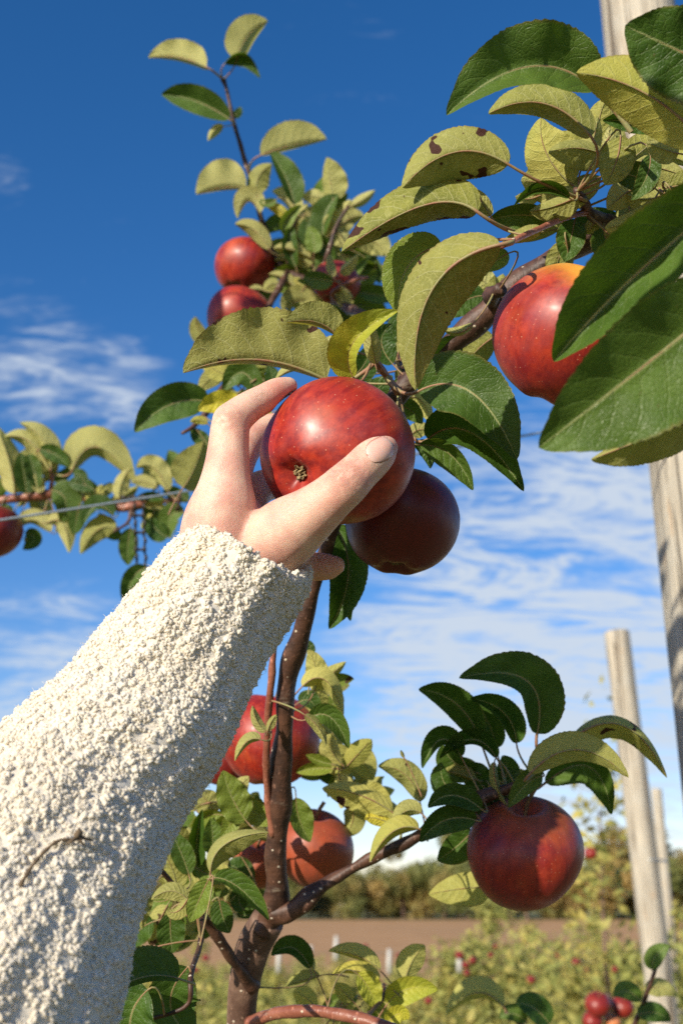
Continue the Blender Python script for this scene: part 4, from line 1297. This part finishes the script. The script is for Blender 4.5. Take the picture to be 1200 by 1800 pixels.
CH = [
  # index finger
  [(392, 1000, .545, 76), (386, 935, .540, 70), (394, 880, .539, 58), (397, 845, .540, 46), (400, 808, .543, 39), (403, 772, .546, 36), (408, 742, .549, 34), (434, 718, .555, 29), (464, 701, .562, 26.5), (488, 687, .569, 24), (507, 679, .574, 18)],
  # middle
  [(405, 975, .560, 56), (398, 925, .565, 54), (402, 875, .575, 40), (412, 825, .592, 34), (428, 788, .605, 32), (455, 762, .618, 29), (490, 752, .628, 27), (530, 755, .632, 24), (548, 757, .631, 18)],
  # ring
  [(430, 985, .575, 52), (425, 935, .583, 48), (434, 890, .598, 36), (450, 862, .614, 31), (478, 850, .628, 28), (520, 848, .637, 26), (560, 852, .637, 23), (576, 853, .636, 17)],
  # little
  [(462, 1000, .572, 46), (468, 975, .580, 40), (480, 975, .590, 31), (505, 985, .600, 27), (545, 995, .606, 26), (578, 996, .605, 24), (590, 994, .604, 18)],
  # thumb
  [(425, 1015, .545, 60), (462, 970, .538, 60), (505, 935, .531, 62), (548, 903, .524, 50), (584, 873, .519, 42), (610, 850, .517, 40), (632, 828, .519, 36.5), (655, 806, .522, 35.5), (671, 793, .526, 30), (678, 787, .528, 23)],
  # palm
  [(440, 1010, .555, 80), (420, 960, .556, 68), (415, 915, .560, 54)],
  # wrist and forearm
  [(446, 965, .552, 78), (430, 1010, .545, 84), (380, 1080, .53, 92), (300, 1190, .505, 108), (150, 1410, .46, 140), (0, 1640, .42, 160), (-150, 1880, .37, 200), (-300, 2150, .33, 240)],
]
FING = []
for c in CH:
    V, f, S = chain(c); parts.append((V, f, 0)); FING.append(S)
    for e_ in (c[0], c[-1]):
        v, f = ball(e_[0], e_[1], e_[2], e_[3] * .985); parts.append((v, f, 0))
for b_ in [(450, 935, .545, 40), (405, 740, .548, 33)]:
    v, f = ball(*b_); parts.append((v, f, 0))
V, Fc, mi = join_parts(parts)
hand = mesh_obj('bare_hand', V, Fc, SKIN)
md = hand.modifiers.new('r', 'REMESH'); md.mode = 'VOXEL'; md.voxel_size = .00125; md.use_smooth_shade = True
md2 = hand.modifiers.new('s', 'SMOOTH'); md2.factor = .6; md2.iterations = 14
bpy.context.view_layer.update()
dg = bpy.context.evaluated_depsgraph_get()
me = bpy.data.meshes.new_from_object(hand.evaluated_get(dg))
hand.modifiers.clear(); hand.data = me
n = len(me.vertices); co = np.zeros(n * 3); me.vertices.foreach_get('co', co); co = co.reshape(-1, 3)
# keep the skin off the apple: press pads flat against it
ac = np.array(P(*AC)); ra = 134 * AC[2] / F
dv = co - ac; dl = np.linalg.norm(dv, axis=1); inside = dl < ra * 1.0
co[inside] = ac + dv[inside] / dl[inside][:, None] * ra * 1.0
# tendons / knuckle relief and colour masks
def fall(p, rad): return np.exp(-(np.linalg.norm(co - np.array(p), axis=1) / rad) ** 2)
flush = np.clip(.95 * fall(P(492, 690, .560), .0085) + .35 * fall(P(440, 735, .54), .010) + .6 * fall(P(585, 996, .60), .010) + .35 * fall(P(675, 812, .52), .007)
                + .25 * fall(P(455, 860, .545), .012) + .15 * fall(P(400, 730, .535), .008) + .22 * fall(P(600, 860, .51), .012), 0, 1)
tip = np.array(P(681, 784, .529)); bas = np.array(P(545, 893, .524)); ax = tip - bas; axl = np.linalg.norm(ax); ax /= axl
tt_ = (co - bas) @ ax
near_thumb = (np.linalg.norm(np.cross(co - bas, ax), axis=1) < .014)
side_v = np.cross(ax, np.array(CF)); wv_ = (co - bas) @ side_v
km_ = np.zeros(n)
for p_, ra_, am_ in [(P(612, 836, .511), .0075, 1.0), (P(652, 815, .514), .004, .5), (P(404, 735, .538), .0075, .4), (P(455, 690, .553), .0045, .6)]:
    km_ = np.maximum(km_, am_ * fall(p_, ra_))
me.vertices.foreach_set('co', co.ravel())
for nm, arr in (('flush', flush), ('along', tt_ * 1000), ('knuckle', km_)):
    a = me.attributes.new(nm, 'FLOAT', 'POINT'); a.data.foreach_set('value', arr)
me.materials.clear(); me.materials.append(SKIN)
me.polygons.foreach_set('use_smooth', [True] * len(me.polygons)); me.update()
bv = BVHTree.FromPolygons([Vector(c) for c in co], [tuple(p.vertices) for p in me.polygons])
hand.parent = ME; me.transform(Matrix.Translation(-ME.location))

def nail(cx, cy, dx, dy, ln, wd, nm='thumbnail'):
    """plate that follows the finger's surface, sighted like the photograph"""
    L_ = math.hypot(dx, dy); dx, dy = dx / L_, dy / L_
    nu, nv = 14, 12; V = []; UV = []
    for i in range(nu + 1):
        u = i / nu
        for j in range(nv + 1):
            v = j / nv * 2 - 1
            prof = math.sqrt(max(0, 1 - (abs(u - .5) * 2) ** 3.2)) if u > .5 else math.sqrt(max(0, 1 - (abs(u - .5) * 2) ** 2.6))
            px = cx + dx * (u - .5) * ln - dy * v * wd * prof * .5
            py = cy + dy * (u - .5) * ln + dx * v * wd * prof * .5
            o_ = C0; d_ = (P(px, py, 1) - C0).normalized()
            hit, nrm, _, _ = bv.ray_cast(o_, d_)
            if hit is None or (hit - C0).length > .60:
                hit = C0 + d_ * .528; nrm = -CF
            edge = (1 - v * v) * (.35 + .65 * prof)
            V.append(hit + nrm * (-.00005 + .00050 * edge)); UV.append((u, j / nv))
    f = []
    for i in range(nu):
        for j in range(nv):
            a = i * (nv + 1) + j; f.append((a, a + 1, a + nv + 2, a + nv + 1))
    n0 = len(V); c = sum(V, Vector()) / n0
    o = mesh_obj(nm, np.array([tuple(q - ME.location) for q in V]), f, NAIL, ME, uv=UV)
    s = o.modifiers.new('t', 'SOLIDIFY'); s.thickness = .0002; s.offset = 0
    return o
nail(667, 791, 44, -22, 50, 43)

# sleeve
AX = [(450, 962, .5345, 100), (438, 983, .535, 115), (405, 1030, .53, 122), (355, 1100, .52, 131), (272, 1228, .50, 148), (190, 1340, .475, 168), (118, 1440, .455, 188), (-20, 1665, .41, 226), (-200, 1960, .36, 275), (-330, 2200, .32, 300)]
w_ = []
for px, py, d, r in AX:
    p = P(px, py, d); w_.append((p.x, p.y, p.z, r * d / F))
S = crom(w_, 24)
Cc, Rr = S[:, :3], S[:, 3]
T_, A_, B_ = frames(Cc)
arc = np.concatenate([[0], np.cumsum(np.linalg.norm(np.diff(Cc, axis=0), axis=1))])
g = np.random.default_rng(99)
NF = 14
kf = g.uniform(-1, 1, (NF, 2)); phf = g.uniform(0, 6.28, NF)
def sleeve_r(L, a):
    r = np.interp(L, arc, Rr)
    k = 1.0 + .030 * np.sin(3 * a + L * 14 + 1) + .020 * np.sin(2 * a - L * 27 + .5)
    k = k + .017 * np.cos(15 * a + 2.2 * np.sin(L * 22)) 
    # long folds running up the sleeve, a crease near the cuff seam
    k = k + .085 * np.exp(-((np.sin((a - FOLD_A - 1.2 * L) / 2)) / .11) ** 2) * np.clip(1 - L / .22, 0, 1) - .08 * np.exp(-((np.sin((a - FOLD_A - 1.2 * L - .30) / 2)) / .07) ** 2) * np.clip(1 - L / .16, 0, 1)
    k = k + .045 * np.exp(-(np.sin((a - FOLD_A + .55 + .8 * L) / 2) / .12) ** 2) * np.clip(1 - L / .24, 0, 1)
    for q_ in range(NF):
        k = k + .014 * np.sin(kf[q_, 0] * 120 * L + round(kf[q_, 1] * 4) * a + phf[q_])
    return r * k
# angle that faces the camera, used to lay the fold where it is seen
i0 = 30; vv = (np.array(C0) - Cc[i0]); FOLD_A = math.atan2(vv @ B_[i0], vv @ A_[i0]) + .28
def sleeve_p(L, a, dr=0.0):
    c = np.stack([np.interp(L, arc, Cc[:, k]) for k in range(3)], -1)
    A = np.stack([np.interp(L, arc, A_[:, k]) for k in range(3)], -1); B = np.stack([np.interp(L, arc, B_[:, k]) for k in range(3)], -1)
    n_ = np.cos(a)[..., None] * A + np.sin(a)[..., None] * B
    return c + n_ * (sleeve_r(L, a) + dr)[..., None], n_
nl, na = 170, 96
Lg = np.linspace(0, arc[-1], nl); ag = np.linspace(0, 2 * math.pi, na, endpoint=False)
LL, AA = np.meshgrid(Lg, ag, indexing='ij')
Vp, Np = sleeve_p(LL, AA, dr=np.full(LL.shape, -.0005))
Vp = Vp.reshape(-1, 3)
f = [(i * na + j, i * na + (j + 1) % na, (i + 1) * na + (j + 1) % na, (i + 1) * na + j) for i in range(nl - 1) for j in range(na)]
# turned-in cuff hem
inner = []
for q_, (dl_, dr_) in enumerate([(.0015, -.004), (.008, -.0045), (.03, -.0045)]):
    vi, _ = sleeve_p(np.full(na, dl_), ag, dr=np.full(na, dr_)); inner.append(vi)
off = len(Vp); Vp = np.concatenate([Vp] + inner)
prev = 0
for q_ in range(3):
    b_ = off + q_ * na
    f += [(prev + j, b_ + j, b_ + (j + 1) % na, prev + (j + 1) % na) for j in range(na)]; prev = b_
org = np.array(ME.location)
sleeve = mesh_obj('sleeve', Vp - org, f, FLEECE, ME)
# curly pile: short bent tufts all over
Ltot = arc[-1]; vis = .47
cand = 26000
Ls = g.uniform(.0, Ltot * .92, cand); As = g.uniform(0, 6.283, cand)
rl = np.interp(Ls, arc, Rr); keep = g.uniform(0, 1, cand) < rl / Rr.max()
Ls, As = Ls[keep], As[keep]
pp, nn2 = sleeve_p(Ls, As)
vw = np.array(C0) - pp; vw /= np.linalg.norm(vw, axis=1)[:, None]
facing = (vw * nn2).sum(1)
# side away from the lens and parts far outside the picture carry no separate curls
rel = pp - np.array(C0); dz = rel @ np.array(CF); sx = rel @ np.array(CR) / dz * F + 600; sy = 900 - rel @ np.array(CU) / dz * F
ok = (facing > -.40) & (sx > -90) & (sy < 1900)
pp, nn2 = pp[ok], nn2[ok]
# thin out to an even spacing
cell = .0029; seen = {}; sel = []
for i_, q_ in enumerate(np.floor(pp / cell).astype(int)):
    k_ = tuple(q_)
    if seen.get(k_, 0) < 1: seen[k_] = 1; sel.append(i_)
pp, nn2 = pp[sel], nn2[sel]
NC = len(pp); CRAD = g.uniform(.0017, .0029, NC)
cen = pp - nn2 * (CRAD * g.uniform(.62, 1.05, NC))[:, None]
bp, bf_ = [], []          # cores of the curls
ua = np.linspace(0, math.pi, 5); ub = np.linspace(0, 2 * math.pi, 6, endpoint=False)
sph = np.array([(math.sin(a) * math.cos(b), math.sin(a) * math.sin(b), math.cos(a)) for a in ua for b in ub])
sf = np.array([(i * 6 + j, (i + 1) * 6 + j, (i + 1) * 6 + (j + 1) % 6, i * 6 + (j + 1) % 6) for i in range(4) for j in range(6)])
coreV = (cen[:, None, :] + sph[None] * (CRAD * .98)[:, None, None] * g.uniform(.85, 1.1, (NC, len(sph), 1))).reshape(-1, 3) - org
coreF = (sf[None] + (np.arange(NC) * len(sph))[:, None, None]).reshape(-1, 4)
core = mesh_obj('fleece_backing', coreV, coreF, FLEECE, sleeve); core['kind'] = 'stuff'
KT = 9; nnc = nn2.copy()
dirs = g.normal(0, 1, (NC, KT, 3)); dirs /= np.linalg.norm(dirs, axis=2)[..., None]
dt = (dirs * nn2[:, None, :]).sum(2); dirs = np.where((dt < -.1)[..., None], dirs - 2 * dt[..., None] * nn2[:, None, :], dirs)
pp = (cen[:, None, :] + dirs * CRAD[:, None, None] * .84).reshape(-1, 3); nn2 = dirs.reshape(-1, 3)
M = len(pp)
t1 = np.cross(nn2, g.normal(0, 1, (M, 3))); t1 /= np.linalg.norm(t1, axis=1)[:, None]
t2 = np.cross(nn2, t1)
ns, nr_ = 4, 4
ln = g.uniform(.0008, .0016, M); rad = g.uniform(.0005, .00095, M); arch = g.uniform(-.3, .8, M); lift = g.uniform(-.0002, .0003, M)
u = np.linspace(-1, 1, ns)
cc = pp[:, None, :] + nn2[:, None, :] * (lift[:, None] + (arch * ln)[:, None] * (.6 - u[None, :] ** 2))[..., None] \
     + t1[:, None, :] * (ln[:, None] * u[None, :])[..., None] + t2[:, None, :] * ((g.uniform(-.6, .6, M) * ln)[:, None] * np.sin(u * 2.4)[None, :])[..., None]
tg = np.gradient(cc, axis=1); tg /= np.linalg.norm(tg, axis=2)[..., None]
e1 = np.cross(tg, np.broadcast_to(t2[:, None, :] + .3 * nn2[:, None, :], tg.shape)); e1 /= np.linalg.norm(e1, axis=2)[..., None]
e2 = np.cross(tg, e1)
pr = np.array([.5, 1.0, .95, .5])
rr = rad[:, None] * pr[None, :] * g.uniform(.75, 1.25, (M, ns))
an = np.linspace(0, 2 * math.pi, nr_, endpoint=False)
VV = cc[:, :, None, :] + rr[:, :, None, None] * (np.cos(an)[None, None, :, None] * e1[:, :, None, :] + np.sin(an)[None, None, :, None] * e2[:, :, None, :])
VV = VV.reshape(-1, 3) - org
base = []
for i in range(ns - 1):
    for j in range(nr_):
        base.append((i * nr_ + j, i * nr_ + (j + 1) % nr_, (i + 1) * nr_ + (j + 1) % nr_, (i + 1) * nr_ + j))
base.append((3, 2, 1, 0))
e_ = (ns - 1) * nr_
base.append((e_, e_ + 1, e_ + 2, e_ + 3))
base = np.array(base)
FF = (base[None] + (np.arange(M) * ns * nr_)[:, None, None]).reshape(-1, 4)
pile = mesh_obj('fleece_pile', VV, FF, FLEECE, sleeve); pile['kind'] = 'stuff'
print('tufts', M)
HN = 9000
hi_ = g.integers(0, NC, HN); hd = nnc[hi_] + g.normal(0, .75, (HN, 3)); hd /= np.linalg.norm(hd, axis=1)[:, None]
h0 = cen[hi_] + hd * CRAD[hi_][:, None] * .8; hs = np.cross(hd, g.normal(0, 1, (HN, 3))); hs /= np.linalg.norm(hs, axis=1)[:, None]
hl = g.uniform(.0012, .0034, HN)[:, None]; ho = np.cross(hd, hs)
HV = []
for u_, r_ in ((0, .00009), (.45, .00008), (.8, .00006), (1, .00003)):
    c_ = h0 + hd * hl * math.sin(u_ * 1.9) * .8 + hs * hl * u_ * u_ * .8
    for k_ in range(3):
        HV.append(c_ + (hs * math.cos(k_ * 2.094) + ho * math.sin(k_ * 2.094)) * r_)
HV = np.stack(HV, 1).reshape(-1, 3) - org
hb = np.array([(i * 3 + j, i * 3 + (j + 1) % 3, (i + 1) * 3 + (j + 1) % 3, (i + 1) * 3 + j) for i in range(3) for j in range(3)])
fz = mesh_obj('stray_fuzz', HV, (hb[None] + (np.arange(HN) * 12)[:, None, None]).reshape(-1, 4), FLEECE, sleeve); fz['kind'] = 'stuff'

# dry stalk caught on the fleece
def surf(px, py):
    d_ = (P(px, py, 1) - C0).normalized(); bs_ = BVS.ray_cast(C0, d_)[0]
    return np.array(bs_ if bs_ else P(px, py, .45))
BVS = BVHTree.FromPolygons([Vector(c) for c in Vp], f)
ps = [surf(*q_) - np.array(CF) * .0042 for q_ in [(42, 1550), (60, 1520), (82, 1493), (108, 1472), (135, 1470), (150, 1468)]]
Sx = crom(ps, 5); v1, f1 = tube(Sx, np.linspace(.0008, .0005, len(Sx)) * (1 + .3 * np.sin(np.arange(len(Sx)) * 1.9)), 6)
c1 = surf(146, 1460) - np.array(CF) * .006
prt = [(v1, f1, 0)]
for k, (ax_, ay_) in enumerate([(0, -16), (24, 6), (-22, 12), (8, 14), (-8, -8)]):
    e1_ = surf(148 + ax_, 1462 + ay_) - np.array(CF) * .007
    v, ff = tube(np.array([c1, (c1 + e1_) / 2 - np.array(CF) * .001, e1_]), np.array([.0012, .0017, .0003]) if k in (0, 4) else np.array([.0008, .0006, .0003]), 6); prt.append((v, ff, 0))
v, ff, mi = join_parts(prt); oo = ps[0]
o = mesh_obj('dry_stalk', v - oo, ff, DRY, None, oo); tag(o, 'thin dry brown stalk clinging to the cream fleece sleeve', 'dry stalk')
